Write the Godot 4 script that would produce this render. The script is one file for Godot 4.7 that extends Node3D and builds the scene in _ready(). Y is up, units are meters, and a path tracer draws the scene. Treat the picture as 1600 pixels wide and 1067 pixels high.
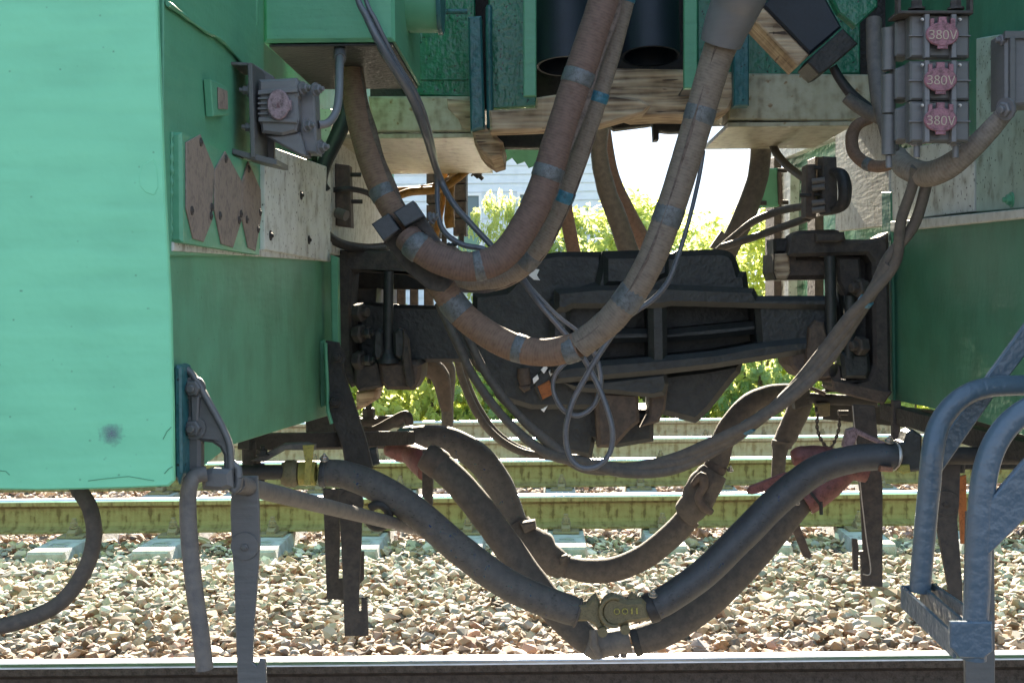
extends Node3D
# Coupled ends of two green rail carriages on a sunlit yard, seen from the side.
# World: x along the track, y up (rail top = 0), z = minus the distance from the camera plane.

const FOCAL := 2056.0          # focal length in photograph pixels
const AXIS := Vector2(850, 470) # where the optical axis meets the photograph
const EYE := 1.055             # camera height above the rail top
const ROLL := 0.0095
var CAM_R := Vector3(cos(ROLL), -sin(ROLL), 0)
var CAM_U := Vector3(sin(ROLL), cos(ROLL), 0)
var rng := RandomNumberGenerator.new()
var M := {}
var T := {}
var used_names := {}

# ---------------------------------------------------------------- measuring the photograph
func ray(x: float, y: float) -> Vector3:
	return CAM_R * ((x - AXIS.x) / FOCAL) + CAM_U * (-(y - AXIS.y) / FOCAL) + Vector3(0, 0, -1)
func P(x: float, y: float, d: float) -> Vector3:
	return Vector3(0, EYE, 0) + ray(x, y) * d
func Q(x: float, y: float, at_x: float) -> Vector3:   # point on the upright plane x = at_x
	var v := ray(x, y)
	return Vector3(0, EYE, 0) + v * (at_x / v.x)

# ---------------------------------------------------------------- names and metas
func numbered(called: String) -> String:
	if not used_names.has(called):
		used_names[called] = 0
		return called
	used_names[called] += 1
	return "%s_%03d" % [called, used_names[called]]
func metas(o: Node, label: String, category: String, group := "", kind := "") -> void:
	o.set_meta("label", label)
	o.set_meta("category", category)
	if group != "": o.set_meta("group", group)
	if kind != "": o.set_meta("kind", kind)
func thing(called: String, label: String, category: String, at: Vector3, group := "") -> Node3D:
	var o := Node3D.new()
	o.name = numbered(called)
	add_child(o)
	o.position = at
	metas(o, label, category, group)
	return o
func world_offset(n: Node) -> Vector3:
	var v := Vector3.ZERO
	while n != self and n != null:
		v += (n as Node3D).position
		n = n.get_parent()
	return v
func build(st: SurfaceTool, called: String, m: Material, parent: Node = null) -> MeshInstance3D:
	# vertices are world coordinates; the node is set back so that they stay there
	st.generate_normals()
	var o := MeshInstance3D.new()
	o.mesh = st.commit()
	o.material_override = m
	if parent == null:
		o.name = numbered(called)
		add_child(o)
	else:
		o.name = called
		parent.add_child(o, true)
		o.position = -world_offset(parent)
	return o
func structure(st: SurfaceTool, called: String, m: Material) -> MeshInstance3D:
	var o := build(st, called, m)
	o.set_meta("kind", "structure")
	return o
func mb() -> SurfaceTool:
	var st := SurfaceTool.new()
	st.begin(Mesh.PRIMITIVE_TRIANGLES)
	return st

# ---------------------------------------------------------------- shapes
func tri(st: SurfaceTool, a: Vector3, b: Vector3, c: Vector3, out: Vector3, group := -1) -> void:
	st.set_smooth_group(group)
	var n := (c - a).cross(b - a)
	if n.dot(out) < 0:
		var t := b
		b = c
		c = t
	st.add_vertex(a); st.add_vertex(b); st.add_vertex(c)
func quad(st: SurfaceTool, a: Vector3, b: Vector3, c: Vector3, d: Vector3, out: Vector3, group := -1) -> void:
	tri(st, a, b, c, out, group)
	tri(st, a, c, d, out, group)

# polygon pts (Vector2) in the plane o + u*x + v*y, extruded along n by t, edges bevelled by b on both faces
func prism(st: SurfaceTool, pts: Array, o: Vector3, u: Vector3, v: Vector3, n: Vector3, t: float, b := 0.0) -> void:
	var count := pts.size()
	var area := 0.0
	for i in count:
		var p: Vector2 = pts[i]
		var q: Vector2 = pts[(i + 1) % count]
		area += p.x * q.y - q.x * p.y
	var ring: PackedVector2Array = PackedVector2Array(pts)
	if area < 0: ring.reverse()
	var inner := PackedVector2Array()
	for i in count:
		var p0 := ring[(i + count - 1) % count]
		var p1 := ring[i]
		var p2 := ring[(i + 1) % count]
		var e1 := (p1 - p0).normalized()
		var e2 := (p2 - p1).normalized()
		var n1 := Vector2(-e1.y, e1.x)
		var n2 := Vector2(-e2.y, e2.x)
		var k := n1 + n2
		var den := 1.0 + n1.dot(n2)
		if den < 0.25: den = 0.25
		inner.append(p1 + k * (b / den))
	var idx := Geometry2D.triangulate_polygon(ring)
	var capring := inner if b > 0 else ring
	for i in range(0, idx.size(), 3):
		var A := capring[idx[i]]
		var B := capring[idx[i + 1]]
		var C := capring[idx[i + 2]]
		tri(st, o + u * A.x + v * A.y, o + u * B.x + v * B.y, o + u * C.x + v * C.y, -n)
		tri(st, o + u * A.x + v * A.y + n * t, o + u * B.x + v * B.y + n * t, o + u * C.x + v * C.y + n * t, n)
	for i in count:
		var j := (i + 1) % count
		var e := (ring[j] - ring[i]).normalized()
		var out := u * e.y - v * e.x
		var a0 := o + u * ring[i].x + v * ring[i].y
		var a1 := o + u * ring[j].x + v * ring[j].y
		if b > 0:
			var c0 := o + u * inner[i].x + v * inner[i].y
			var c1 := o + u * inner[j].x + v * inner[j].y
			quad(st, c0, c1, a1 + n * b, a0 + n * b, out - n)
			quad(st, a0 + n * b, a1 + n * b, a1 + n * (t - b), a0 + n * (t - b), out)
			quad(st, a0 + n * (t - b), a1 + n * (t - b), c1 + n * t, c0 + n * t, out + n)
		else:
			quad(st, a0, a1, a1 + n * t, a0 + n * t, out)

# outline in photograph pixels standing upright at distance d, t thick going away
func plate(st: SurfaceTool, px: Array, d: float, t: float, b := 0.002) -> void:
	var pts := []
	for p in px:
		var w := P(p[0], p[1], d)
		pts.append(Vector2(w.x, w.y))
	prism(st, pts, Vector3(0, 0, -d), Vector3(1, 0, 0), Vector3(0, 1, 0), Vector3(0, 0, -1), t, b)
# outline on the plane x = at_x (a carriage end), thickness t along side (+1 right, -1 left)
func end_plate(st: SurfaceTool, px: Array, at_x: float, t: float, side: float, b := 0.0015) -> void:
	var pts := []
	for p in px:
		var w := Q(p[0], p[1], at_x)
		pts.append(Vector2(w.z, w.y))
	prism(st, pts, Vector3(at_x, 0, 0), Vector3(0, 0, 1), Vector3(0, 1, 0), Vector3(side, 0, 0), t, b)
func box(st: SurfaceTool, lo: Vector3, hi: Vector3, b := 0.0) -> void:
	prism(st, [Vector2(lo.x, lo.y), Vector2(hi.x, lo.y), Vector2(hi.x, hi.y), Vector2(lo.x, hi.y)], Vector3(0, 0, hi.z), Vector3(1, 0, 0), Vector3(0, 1, 0), Vector3(0, 0, -1), hi.z - lo.z, b)
# box seen as the pixel rectangle x0..x1, y0..y1 at distance d, t deep
func pbox(st: SurfaceTool, x0: float, y0: float, x1: float, y1: float, d: float, t: float, b := 0.002) -> void:
	plate(st, [[x0, y1], [x1, y1], [x1, y0], [x0, y0]], d, t, b)
# bar of rectangular section from a to c
func bar(st: SurfaceTool, a: Vector3, c: Vector3, w: float, h: float, up := Vector3.UP, b := 0.0015) -> void:
	var n := (c - a).normalized()
	var u := n.cross(up).normalized()
	var v := u.cross(n).normalized()
	prism(st, [Vector2(-w / 2, -h / 2), Vector2(w / 2, -h / 2), Vector2(w / 2, h / 2), Vector2(-w / 2, h / 2)], a, u, v, n, (c - a).length(), b)

func frames(pts: Array) -> Array:   # parallel transported frames along a line of points
	var out := []
	var n := pts.size()
	var t0: Vector3 = (pts[1] - pts[0]).normalized()
	var s := t0.cross(Vector3(0.13, 0.2, 1)).normalized()
	for i in n:
		var t: Vector3
		if i == 0: t = (pts[1] - pts[0]).normalized()
		elif i == n - 1: t = (pts[n - 1] - pts[n - 2]).normalized()
		else: t = (pts[i + 1] - pts[i - 1]).normalized()
		s = (s - t * s.dot(t)).normalized()
		out.append([t, s, t.cross(s)])
	return out
func tube(st: SurfaceTool, pts: Array, rads, sides := 14, lump := 0.0, caps := true, seed_ := 0) -> void:
	var fr := frames(pts)
	var n := pts.size()
	var dist := 0.0
	var rings := []
	var lens := []
	var nz := FastNoiseLite.new()
	nz.seed = seed_ + 7
	nz.frequency = 9.0
	for i in n:
		if i > 0: dist += pts[i].distance_to(pts[i - 1])
		lens.append(dist)
		var r: float = rads[i] if rads is Array else rads
		var ring := []
		for k in sides + 1:
			var a := TAU * k / sides
			var dir: Vector3 = fr[i][1] * cos(a) + fr[i][2] * sin(a)
			var q: Vector3 = pts[i] + dir * r
			if lump > 0: q += dir * r * lump * nz.get_noise_3dv(q * 1.6)
			ring.append(q)
		ring[sides] = ring[0]
		rings.append(ring)
	st.set_smooth_group(0)
	for i in n - 1:
		for k in sides:
			var u0 := float(k) / sides
			var u1 := float(k + 1) / sides
			var A: Vector3 = rings[i][k]
			var B: Vector3 = rings[i][k + 1]
			var C: Vector3 = rings[i + 1][k + 1]
			var D: Vector3 = rings[i + 1][k]
			st.set_uv(Vector2(u0, lens[i])); st.add_vertex(A)
			st.set_uv(Vector2(u1, lens[i + 1])); st.add_vertex(C)
			st.set_uv(Vector2(u1, lens[i])); st.add_vertex(B)
			st.set_uv(Vector2(u0, lens[i])); st.add_vertex(A)
			st.set_uv(Vector2(u0, lens[i + 1])); st.add_vertex(D)
			st.set_uv(Vector2(u1, lens[i + 1])); st.add_vertex(C)
	if caps:
		st.set_smooth_group(-1)
		for e in [0, n - 1]:
			var out: Vector3 = fr[e][0] * (-1.0 if e == 0 else 1.0)
			for k in sides:
				st.set_uv(Vector2(0.5, lens[e]))
				tri(st, pts[e], rings[e][k], rings[e][k + 1], out)
func smooth(ctrl: Array, per := 8) -> Array:   # Catmull-Rom; ctrl of [Vector3, radius]; gives [points, radii]
	var pts := []
	var rads := []
	var n := ctrl.size()
	for i in n - 1:
		var c0 = ctrl[maxi(i - 1, 0)]
		var c1 = ctrl[i]
		var c2 = ctrl[i + 1]
		var c3 = ctrl[mini(i + 2, n - 1)]
		for k in per:
			var t := float(k) / per
			var p0: Vector3 = c0[0]
			pts.append(p0.lerp(p0, 0) if false else (c1[0] as Vector3).cubic_interpolate(c2[0], c0[0], c3[0], t))
			rads.append(lerpf(c1[1], c2[1], t))
	pts.append(ctrl[n - 1][0])
	rads.append(ctrl[n - 1][1])
	return [pts, rads]
# hose through [x, y, distance, width in pixels]
func px_path(list: Array, per := 8) -> Array:
	var c := []
	for p in list:
		c.append([P(p[0], p[1], p[2]), p[3] * 0.5 / FOCAL * p[2]])
	return smooth(c, per)
func hose(list: Array, called: String, m: Material, parent: Node = null, sides := 16, lump := 0.03, per := 8) -> MeshInstance3D:
	var st := mb()
	var pp := px_path(list, per)
	tube(st, pp[0], pp[1], sides, lump, true, int(list[0][0]))
	return build(st, called, m, parent)
# a piece of the same path from share a to share b, a little thicker (tape, band, clamp)
func sleeve(list: Array, a: float, b: float, extra: float, called: String, m: Material, parent: Node, per := 8, sides := 16) -> MeshInstance3D:
	var pp := px_path(list, per)
	var n: int = pp[0].size()
	var pts := []
	var rads := []
	for k in 9:
		var s := lerpf(a, b, k / 8.0) * (n - 1)
		var i := mini(int(s), n - 2)
		pts.append((pp[0][i] as Vector3).lerp(pp[0][i + 1], s - i))
		var edge := 1.0
		if k == 0 or k == 8: edge = 0.25
		rads.append(lerpf(pp[1][i], pp[1][i + 1], s - i) + extra * edge)
	var st := mb()
	tube(st, pts, rads, sides, 0.02, true, int(a * 100))
	return build(st, called, m, parent)
func rod(a: Vector3, c: Vector3, r: float, called: String, m: Material, parent: Node = null, sides := 14) -> MeshInstance3D:
	var st := mb()
	tube(st, [a, a.lerp(c, 0.5), c], r, sides)
	return build(st, called, m, parent)
# turned shape: profile of [radius, height] about axis n from o
func lathe(st: SurfaceTool, prof: Array, o: Vector3, n: Vector3, sides := 20) -> void:
	n = n.normalized()
	var u := n.cross(Vector3(0.3, 1, 0.2)).normalized()
	var v := n.cross(u)
	for i in prof.size() - 1:
		for k in sides:
			var a0 := TAU * k / sides
			var a1 := TAU * (k + 1) / sides
			var d0 := u * cos(a0) + v * sin(a0)
			var d1 := u * cos(a1) + v * sin(a1)
			var A: Vector3 = o + n * prof[i][1] + d0 * prof[i][0]
			var B: Vector3 = o + n * prof[i][1] + d1 * prof[i][0]
			var C: Vector3 = o + n * prof[i + 1][1] + d1 * prof[i + 1][0]
			var D: Vector3 = o + n * prof[i + 1][1] + d0 * prof[i + 1][0]
			var e: Vector2 = Vector2(prof[i + 1][0] - prof[i][0], prof[i + 1][1] - prof[i][1])
			var out := (d0 + d1) * e.y - n * e.x * 2.0
			if prof[i][0] > 0.00001: tri(st, A, B, C, out, i + 1)
			if prof[i + 1][0] > 0.00001: tri(st, A, C, D, out, i + 1)
var bolt_meshes := {}
func bolt(parent: Node, at: Vector3, n: Vector3, r: float, h: float, m: Material, called := "bolt", washer := true) -> void:
	var key := "%.4f %.4f %s" % [r, h, washer]
	if not bolt_meshes.has(key):
		var st := mb()
		var hexa := []
		for k in 6: hexa.append(Vector2(cos(TAU * k / 6), sin(TAU * k / 6)) * r)
		prism(st, hexa, Vector3.ZERO, Vector3(1, 0, 0), Vector3(0, 0, -1), Vector3(0, 1, 0), h, r * 0.14)
		if washer: lathe(st, [[0, -0.0002], [r * 1.45, -0.0002], [r * 1.45, r * 0.3], [0, r * 0.3]], Vector3.ZERO, Vector3.UP, 14)
		lathe(st, [[r * 0.5, h], [r * 0.5, h * 1.5], [r * 0.4, h * 1.6], [0, h * 1.6]], Vector3.ZERO, Vector3.UP, 10)
		st.generate_normals()
		bolt_meshes[key] = st.commit()
	var o := MeshInstance3D.new()
	o.mesh = bolt_meshes[key]
	o.material_override = m
	o.name = called
	parent.add_child(o, true)
	n = n.normalized()
	var u := n.cross(Vector3(0.31, 0.2, 0.93)).normalized()
	o.transform = Transform3D(Basis(u, n, u.cross(n)), at - world_offset(parent))

# ---------------------------------------------------------------- textures and materials
func nimg(seed_: int, freq: float, oct: int, size := 512, kind := FastNoiseLite.TYPE_SIMPLEX_SMOOTH) -> PackedByteArray:
	var n := FastNoiseLite.new()
	n.seed = seed_
	n.frequency = freq
	n.noise_type = kind
	n.fractal_octaves = oct
	n.fractal_type = FastNoiseLite.FRACTAL_FBM if oct > 1 else FastNoiseLite.FRACTAL_NONE
	var im := n.get_seamless_image(size, size, false, false, 0.15, true)
	im.convert(Image.FORMAT_L8)
	return im.get_data()
func stretched(seed_: int, freq: float, oct: int, size: int, sx: int, sy: int) -> PackedByteArray:
	var n := FastNoiseLite.new()
	n.seed = seed_
	n.frequency = freq
	n.fractal_octaves = oct
	var im := n.get_seamless_image(size / sx, size / sy, false, false, 0.15, true)
	im.convert(Image.FORMAT_L8)
	im.resize(size, size, Image.INTERPOLATE_CUBIC)
	return im.get_data()
func srgb(c: Color) -> Color:
	return c.linear_to_srgb()
# texture that lays colours (linear) by a ramp over a mix of noises, then spots of other colours where a noise passes a level
func ramp_tex(mixes: Array, stops: Array, spots := [], size := 512) -> ImageTexture:
	var lut := PackedInt32Array()
	lut.resize(768)
	for i in 256:
		var t := i / 255.0
		var c: Color = stops[0][1]
		for s in stops.size() - 1:
			if t >= stops[s][0]:
				var f := clampf((t - stops[s][0]) / maxf(stops[s + 1][0] - stops[s][0], 0.0001), 0, 1)
				c = (stops[s][1] as Color).lerp(stops[s + 1][1], f)
		c = srgb(c)
		lut[i * 3] = int(c.r * 255)
		lut[i * 3 + 1] = int(c.g * 255)
		lut[i * 3 + 2] = int(c.b * 255)
	var total := size * size
	var out := PackedByteArray()
	out.resize(total * 3)
	var A: PackedByteArray = mixes[0][0]
	var wa: float = mixes[0][1]
	var B: PackedByteArray = mixes[1][0] if mixes.size() > 1 else A
	var wb: float = mixes[1][1] if mixes.size() > 1 else 0.0
	for i in total:
		var v := clampi(int(A[i] * wa + B[i] * wb), 0, 255) * 3
		out[i * 3] = lut[v]
		out[i * 3 + 1] = lut[v + 1]
		out[i * 3 + 2] = lut[v + 2]
	for s in spots:      # [noise, level, softness, colour]
		var N: PackedByteArray = s[0]
		var lv: float = s[1]
		var so: float = maxf(s[2], 1.0)
		var c: Color = srgb(s[3])
		var cr := c.r * 255
		var cg := c.g * 255
		var cb := c.b * 255
		for i in total:
			if N[i] > lv:
				var a := minf((N[i] - lv) / so, 1.0)
				out[i * 3] = int(lerpf(out[i * 3], cr, a))
				out[i * 3 + 1] = int(lerpf(out[i * 3 + 1], cg, a))
				out[i * 3 + 2] = int(lerpf(out[i * 3 + 2], cb, a))
	var img := Image.create_from_data(size, size, false, Image.FORMAT_RGB8, out)
	img.generate_mipmaps()
	return ImageTexture.create_from_image(img)
func bump_tex(data: PackedByteArray, strength: float, size := 512) -> ImageTexture:
	var img := Image.create_from_data(size, size, false, Image.FORMAT_L8, data)
	img.convert(Image.FORMAT_RGBA8)
	img.bump_map_to_normal_map(strength)
	img.generate_mipmaps()
	return ImageTexture.create_from_image(img)
func mix_bytes(a: PackedByteArray, b: PackedByteArray, wa: float, wb: float, off := 0.0) -> PackedByteArray:
	var o := PackedByteArray()
	o.resize(a.size())
	for i in a.size(): o[i] = clampi(int(a[i] * wa + b[i] * wb + off), 0, 255)
	return o
func gray_tex(data: PackedByteArray, lo: float, hi: float, size := 512) -> ImageTexture:
	var o := PackedByteArray()
	o.resize(data.size())
	for i in data.size(): o[i] = clampi(int(lerpf(lo, hi, data[i] / 255.0) * 255), 0, 255)
	var img := Image.create_from_data(size, size, false, Image.FORMAT_L8, o)
	img.generate_mipmaps()
	return ImageTexture.create_from_image(img)
# material: linear colour times a texture, laid by triplanar mapping, tile metres wide
func mat(c: Color, tex: Texture2D, tile: float, rough: float, nrm: Texture2D = null, nscale := 0.6, metal := 0.0, rtex: Texture2D = null) -> StandardMaterial3D:
	var m := StandardMaterial3D.new()
	m.albedo_color = srgb(c)
	if tex: m.albedo_texture = tex
	m.roughness = rough
	m.metallic = metal
	if rtex:
		m.roughness_texture = rtex
		m.roughness_texture_channel = BaseMaterial3D.TEXTURE_CHANNEL_RED
	if nrm:
		m.normal_enabled = true
		m.normal_texture = nrm
		m.normal_scale = nscale
	m.uv1_triplanar = true
	m.uv1_scale = Vector3.ONE / tile
	return m
func tubemat(c: Color, tex: Texture2D, around: float, per_m: float, rough: float, nrm: Texture2D = null, nscale := 0.6) -> StandardMaterial3D:
	var m := mat(c, tex, 1.0, rough, nrm, nscale)
	m.uv1_triplanar = false
	m.uv1_scale = Vector3(around, per_m, 1)
	return m
func L(r: float, g: float, b: float) -> Color:
	return Color(r, g, b)

func make_materials() -> void:
	var fine := nimg(1, 0.06, 4)
	var coarse := nimg(2, 0.012, 4)
	var mid := nimg(3, 0.03, 3)
	var speck := nimg(4, 0.11, 1)
	var blot := nimg(5, 0.018, 3)
	var drip := stretched(6, 0.03, 3, 512, 1, 8)      # long down the sheet
	var brush := stretched(8, 0.04, 3, 512, 8, 1)     # long across the sheet
	var grainy := nimg(9, 0.25, 2)
	var W := L(1, 1, 1)
	T.mottle = ramp_tex([[fine, 0.45], [coarse, 0.55]], [[0.2, L(0.62, 0.62, 0.63)], [0.5, L(0.88, 0.88, 0.88)], [0.8, W]])
	T.grime = ramp_tex([[fine, 0.4], [blot, 0.6]], [[0.25, L(0.38, 0.36, 0.34)], [0.5, L(0.8, 0.79, 0.77)], [0.75, W]], [[speck, 215, 20, L(0.35, 0.3, 0.26)]])
	T.paint = ramp_tex([[brush, 0.5], [coarse, 0.5]], [[0.2, L(0.84, 0.87, 0.87)], [0.5, L(0.94, 0.96, 0.96)], [0.8, W]], [[nimg(14, 0.2, 1), 243, 6, L(0.38, 0.41, 0.4)], [stretched(17, 0.06, 2, 512, 6, 1), 222, 40, L(0.8, 0.86, 0.84)]])
	T.dirty_paint = ramp_tex([[drip, 0.3], [coarse, 0.7]], [[0.25, L(0.82, 0.8, 0.78)], [0.5, L(0.93, 0.92, 0.92)], [0.75, W]], [[nimg(15, 0.17, 1), 240, 8, L(0.3, 0.29, 0.27)], [nimg(16, 0.19, 1), 248, 4, W]])
	T.white_panel = ramp_tex([[drip, 0.25], [blot, 0.75]], [[0.18, L(0.5, 0.47, 0.43)], [0.36, L(0.86, 0.85, 0.83)], [0.6, W]], [[speck, 222, 8, L(0.12, 0.11, 0.1)], [grainy, 238, 8, L(0.2, 0.19, 0.18)]])
	T.chipped = ramp_tex([[mid, 0.5], [coarse, 0.5]], [[0.25, L(0.75, 0.75, 0.75)], [0.6, W]], [[nimg(12, 0.045, 2), 205, 10, L(0.12, 0.1, 0.09)]])
	T.rust = ramp_tex([[fine, 0.5], [blot, 0.5]], [[0.2, L(0.55, 0.5, 0.48)], [0.5, L(0.9, 0.82, 0.76)], [0.8, L(1, 0.9, 0.8)]])
	T.dust = ramp_tex([[fine, 0.35], [blot, 0.65]], [[0.3, L(0.55, 0.55, 0.56)], [0.6, L(0.85, 0.82, 0.78)], [0.8, L(1, 0.94, 0.86)]], [[grainy, 232, 10, L(1, 0.98, 0.95)]])
	T.n_paint = bump_tex(mix_bytes(brush, fine, 0.65, 0.35), 3.0)
	T.n_cast = bump_tex(mix_bytes(fine, mid, 0.5, 0.5), 6.0)
	T.n_thick = bump_tex(mix_bytes(mid, drip, 0.6, 0.4), 7.0)
	T.n_fine = bump_tex(mix_bytes(grainy, fine, 0.5, 0.5), 4.0)
	T.r_var = gray_tex(blot, 0.55, 1.0)

	# wood: rings drawn out along the grain
	var grain := stretched(21, 0.05, 4, 512, 16, 1)
	T.wood = ramp_tex([[grain, 0.7], [coarse, 0.3]], [[0.2, L(0.12, 0.075, 0.045)], [0.45, L(0.36, 0.26, 0.17)], [0.7, L(0.52, 0.4, 0.27)], [0.9, L(0.62, 0.5, 0.36)]], [[stretched(22, 0.06, 2, 512, 12, 1), 205, 14, L(0.06, 0.04, 0.03)]])
	T.n_wood = bump_tex(grain, 6.0)

	# cord wound round a cable: u around, v along
	var wind := PackedByteArray()
	wind.resize(512 * 512)
	var wob := nimg(31, 0.02, 2)
	for y in 512:
		for x in 512:
			var s := sin((y + wob[y * 512 + x] * 0.03) * TAU / 512.0 * 25.0 + x * TAU / 512.0)
			wind[y * 512 + x] = clampi(int(150 + (30 + wob[x * 512 + y] * 0.3) * s + (fine[y * 512 + x] - 128) * 0.5), 0, 255)
	T.wound = ramp_tex([[wind, 0.4], [blot, 0.6]], [[0.2, L(0.66, 0.62, 0.59)], [0.45, L(0.84, 0.8, 0.77)], [0.75, L(1, 0.95, 0.9)]], [[nimg(33, 0.012, 3), 180, 90, L(0.66, 0.5, 0.44)], [nimg(34, 0.16, 1), 236, 14, L(0.9, 0.75, 0.55)]])
	T.n_wound = bump_tex(wind, 4.0)

	# ---- setting
	M.ground = mat(L(0.23, 0.2, 0.165), ramp_tex([[grainy, 0.55], [mid, 0.45]], [[0.3, L(0.35, 0.33, 0.3)], [0.5, L(0.8, 0.76, 0.7)], [0.7, W]]), 0.6, 0.95, T.n_cast, 1.0)
	M.soil = mat(L(0.1, 0.11, 0.05), T.grime, 1.4, 0.95, T.n_cast, 1.0)
	M.rail = mat(L(0.215, 0.175, 0.085), ramp_tex([[drip, 0.55], [blot, 0.45]], [[0.25, L(0.42, 0.33, 0.22)], [0.45, L(0.85, 0.8, 0.7)], [0.75, L(1, 1, 0.95)]]), 0.5, 0.75, T.n_cast, 0.35)
	M.rail_grey = mat(L(0.32, 0.265, 0.2), ramp_tex([[drip, 0.5], [blot, 0.5]], [[0.25, L(0.6, 0.5, 0.4)], [0.5, L(0.9, 0.86, 0.8)], [0.75, W]]), 0.6, 0.75, T.n_cast, 0.3)
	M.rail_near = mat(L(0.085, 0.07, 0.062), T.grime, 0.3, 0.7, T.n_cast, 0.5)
	M.rail_top = mat(L(0.62, 0.62, 0.63), ramp_tex([[brush, 0.7], [coarse, 0.3]], [[0.2, L(0.72, 0.71, 0.7)], [0.7, W]]), 0.4, 0.36, T.n_fine, 0.08, 1.0)
	M.sleeper = mat(L(0.33, 0.34, 0.34), ramp_tex([[grainy, 0.35], [blot, 0.65]], [[0.25, L(0.6, 0.57, 0.53)], [0.55, L(0.88, 0.88, 0.88)], [0.8, W]]), 0.8, 0.92, T.n_fine, 0.6)
	M.fastener = mat(L(0.2, 0.17, 0.11), T.rust, 0.12, 0.8, T.n_cast, 0.6)
	M.stone = mat(W, T.mottle, 0.12, 0.9, T.n_cast, 0.7)
	M.stone.vertex_color_use_as_albedo = true
	M.siding = mat(L(0.8, 0.82, 0.84), T.paint, 2.0, 0.6)
	M.white_frame = mat(L(0.86, 0.86, 0.85), null, 1.0, 0.5)
	M.pane = mat(L(0.12, 0.17, 0.18), null, 1.0, 0.08)
	M.roofing = mat(L(0.16, 0.15, 0.15), T.mottle, 1.0, 0.9)
	M.bark = mat(L(0.16, 0.12, 0.085), T.grime, 0.5, 0.95, T.n_cast, 1.0)
	for i in 5:
		var lc: Color = [L(0.2, 0.27, 0.07), L(0.1, 0.18, 0.06), L(0.29, 0.32, 0.09), L(0.09, 0.19, 0.11), L(0.36, 0.42, 0.13)][i]
		var lm := mat(W, null, 1.0, 0.55)
		lm.albedo_color = srgb(lc)
		lm.cull_mode = BaseMaterial3D.CULL_DISABLED
		lm.backlight_enabled = true
		lm.backlight = Color(0.92, 0.95, 0.6)
		M["leaf%d" % i] = lm
	M.flower = mat(L(0.6, 0.22, 0.2), null, 1.0, 0.6)

	# ---- carriages
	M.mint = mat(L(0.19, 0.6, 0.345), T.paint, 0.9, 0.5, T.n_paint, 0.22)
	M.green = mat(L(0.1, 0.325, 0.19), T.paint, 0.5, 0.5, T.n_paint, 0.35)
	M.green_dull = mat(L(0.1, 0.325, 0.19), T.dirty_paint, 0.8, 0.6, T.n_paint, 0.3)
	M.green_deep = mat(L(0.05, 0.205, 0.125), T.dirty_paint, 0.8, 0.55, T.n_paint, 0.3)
	M.green_thick = mat(L(0.02, 0.17, 0.095), T.chipped, 0.3, 0.28, T.n_thick, 0.55)
	M.teal = mat(L(0.03, 0.13, 0.14), T.chipped, 0.3, 0.38, T.n_thick, 0.6)
	M.bright_green = mat(L(0.1, 0.325, 0.19), T.paint, 0.4, 0.45, T.n_paint, 0.4)
	M.pale = mat(L(0.62, 0.64, 0.6), T.white_panel, 0.6, 0.6, T.n_paint, 0.35)
	M.pale_green = mat(L(0.34, 0.45, 0.38), T.white_panel, 0.5, 0.6, T.n_paint, 0.3)
	M.pale_dirty = mat(L(0.56, 0.57, 0.53), T.white_panel, 0.35, 0.65, T.n_paint, 0.35)
	M.cream = mat(L(0.43, 0.41, 0.3), ramp_tex([[drip, 0.4], [blot, 0.6]], [[0.2, L(0.5, 0.45, 0.38)], [0.45, L(0.85, 0.83, 0.78)], [0.7, W]], [[nimg(51, 0.014, 4), 196, 18, L(0.5, 0.33, 0.2)], [nimg(52, 0.2, 1), 240, 8, L(0.2, 0.17, 0.14)]]), 0.4, 0.42, T.n_paint, 0.5)
	M.rust_plate = mat(L(0.26, 0.225, 0.2), T.rust, 0.3, 0.7, T.n_fine, 0.4)
	M.dark = mat(L(0.028, 0.027, 0.026), T.dust, 0.35, 0.62, T.n_cast, 0.6)
	M.dark_brown = mat(L(0.068, 0.06, 0.055), T.dust, 0.3, 0.75, T.n_cast, 0.6)
	M.cast = mat(L(0.032, 0.038, 0.04), T.dust, 0.4, 0.5, T.n_cast, 0.45)
	M.cast_rust = mat(L(0.105, 0.082, 0.068), T.dust, 0.3, 0.75, T.n_cast, 0.5)
	M.steel_dusty = mat(L(0.15, 0.14, 0.132), T.dust, 0.3, 0.6, T.n_fine, 0.3)
	M.grey_paint = mat(L(0.108, 0.107, 0.106), T.paint, 0.25, 0.42, T.n_paint, 0.35)
	M.grey_light = mat(L(0.15, 0.146, 0.152), T.paint, 0.25, 0.42, T.n_paint, 0.3)
	M.blue_grey = mat(L(0.075, 0.11, 0.145), T.paint, 0.3, 0.3, T.n_thick, 0.45)
	M.black_box = mat(L(0.008, 0.014, 0.026), T.mottle, 0.3, 0.55, T.n_fine, 0.2)
	M.rubber_black = mat(L(0.022, 0.023, 0.027), T.dust, 0.4, 0.55, T.n_fine, 0.3)
	T.scuffed = ramp_tex([[fine, 0.35], [blot, 0.65]], [[0.3, L(0.6, 0.6, 0.6)], [0.6, L(0.85, 0.83, 0.8)], [0.8, L(1, 0.96, 0.9)]], [[stretched(41, 0.09, 1, 512, 3, 1), 226, 10, L(2.6, 2.5, 2.3)], [nimg(42, 0.02, 3), 190, 60, L(1.3, 1.2, 1.05)]])
	M.hose_rubber = mat(L(0.095, 0.09, 0.086), T.scuffed, 0.22, 0.7, T.n_fine, 0.5)
	M.hose_dark = mat(L(0.052, 0.058, 0.068), T.scuffed, 0.22, 0.5, T.n_fine, 0.3)
	M.hose_dusty = mat(L(0.11, 0.096, 0.084), T.dust, 0.22, 0.85, T.n_fine, 0.6)
	M.cable = mat(L(0.125, 0.113, 0.103), T.dust, 0.2, 0.65, T.n_fine, 0.4)
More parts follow.
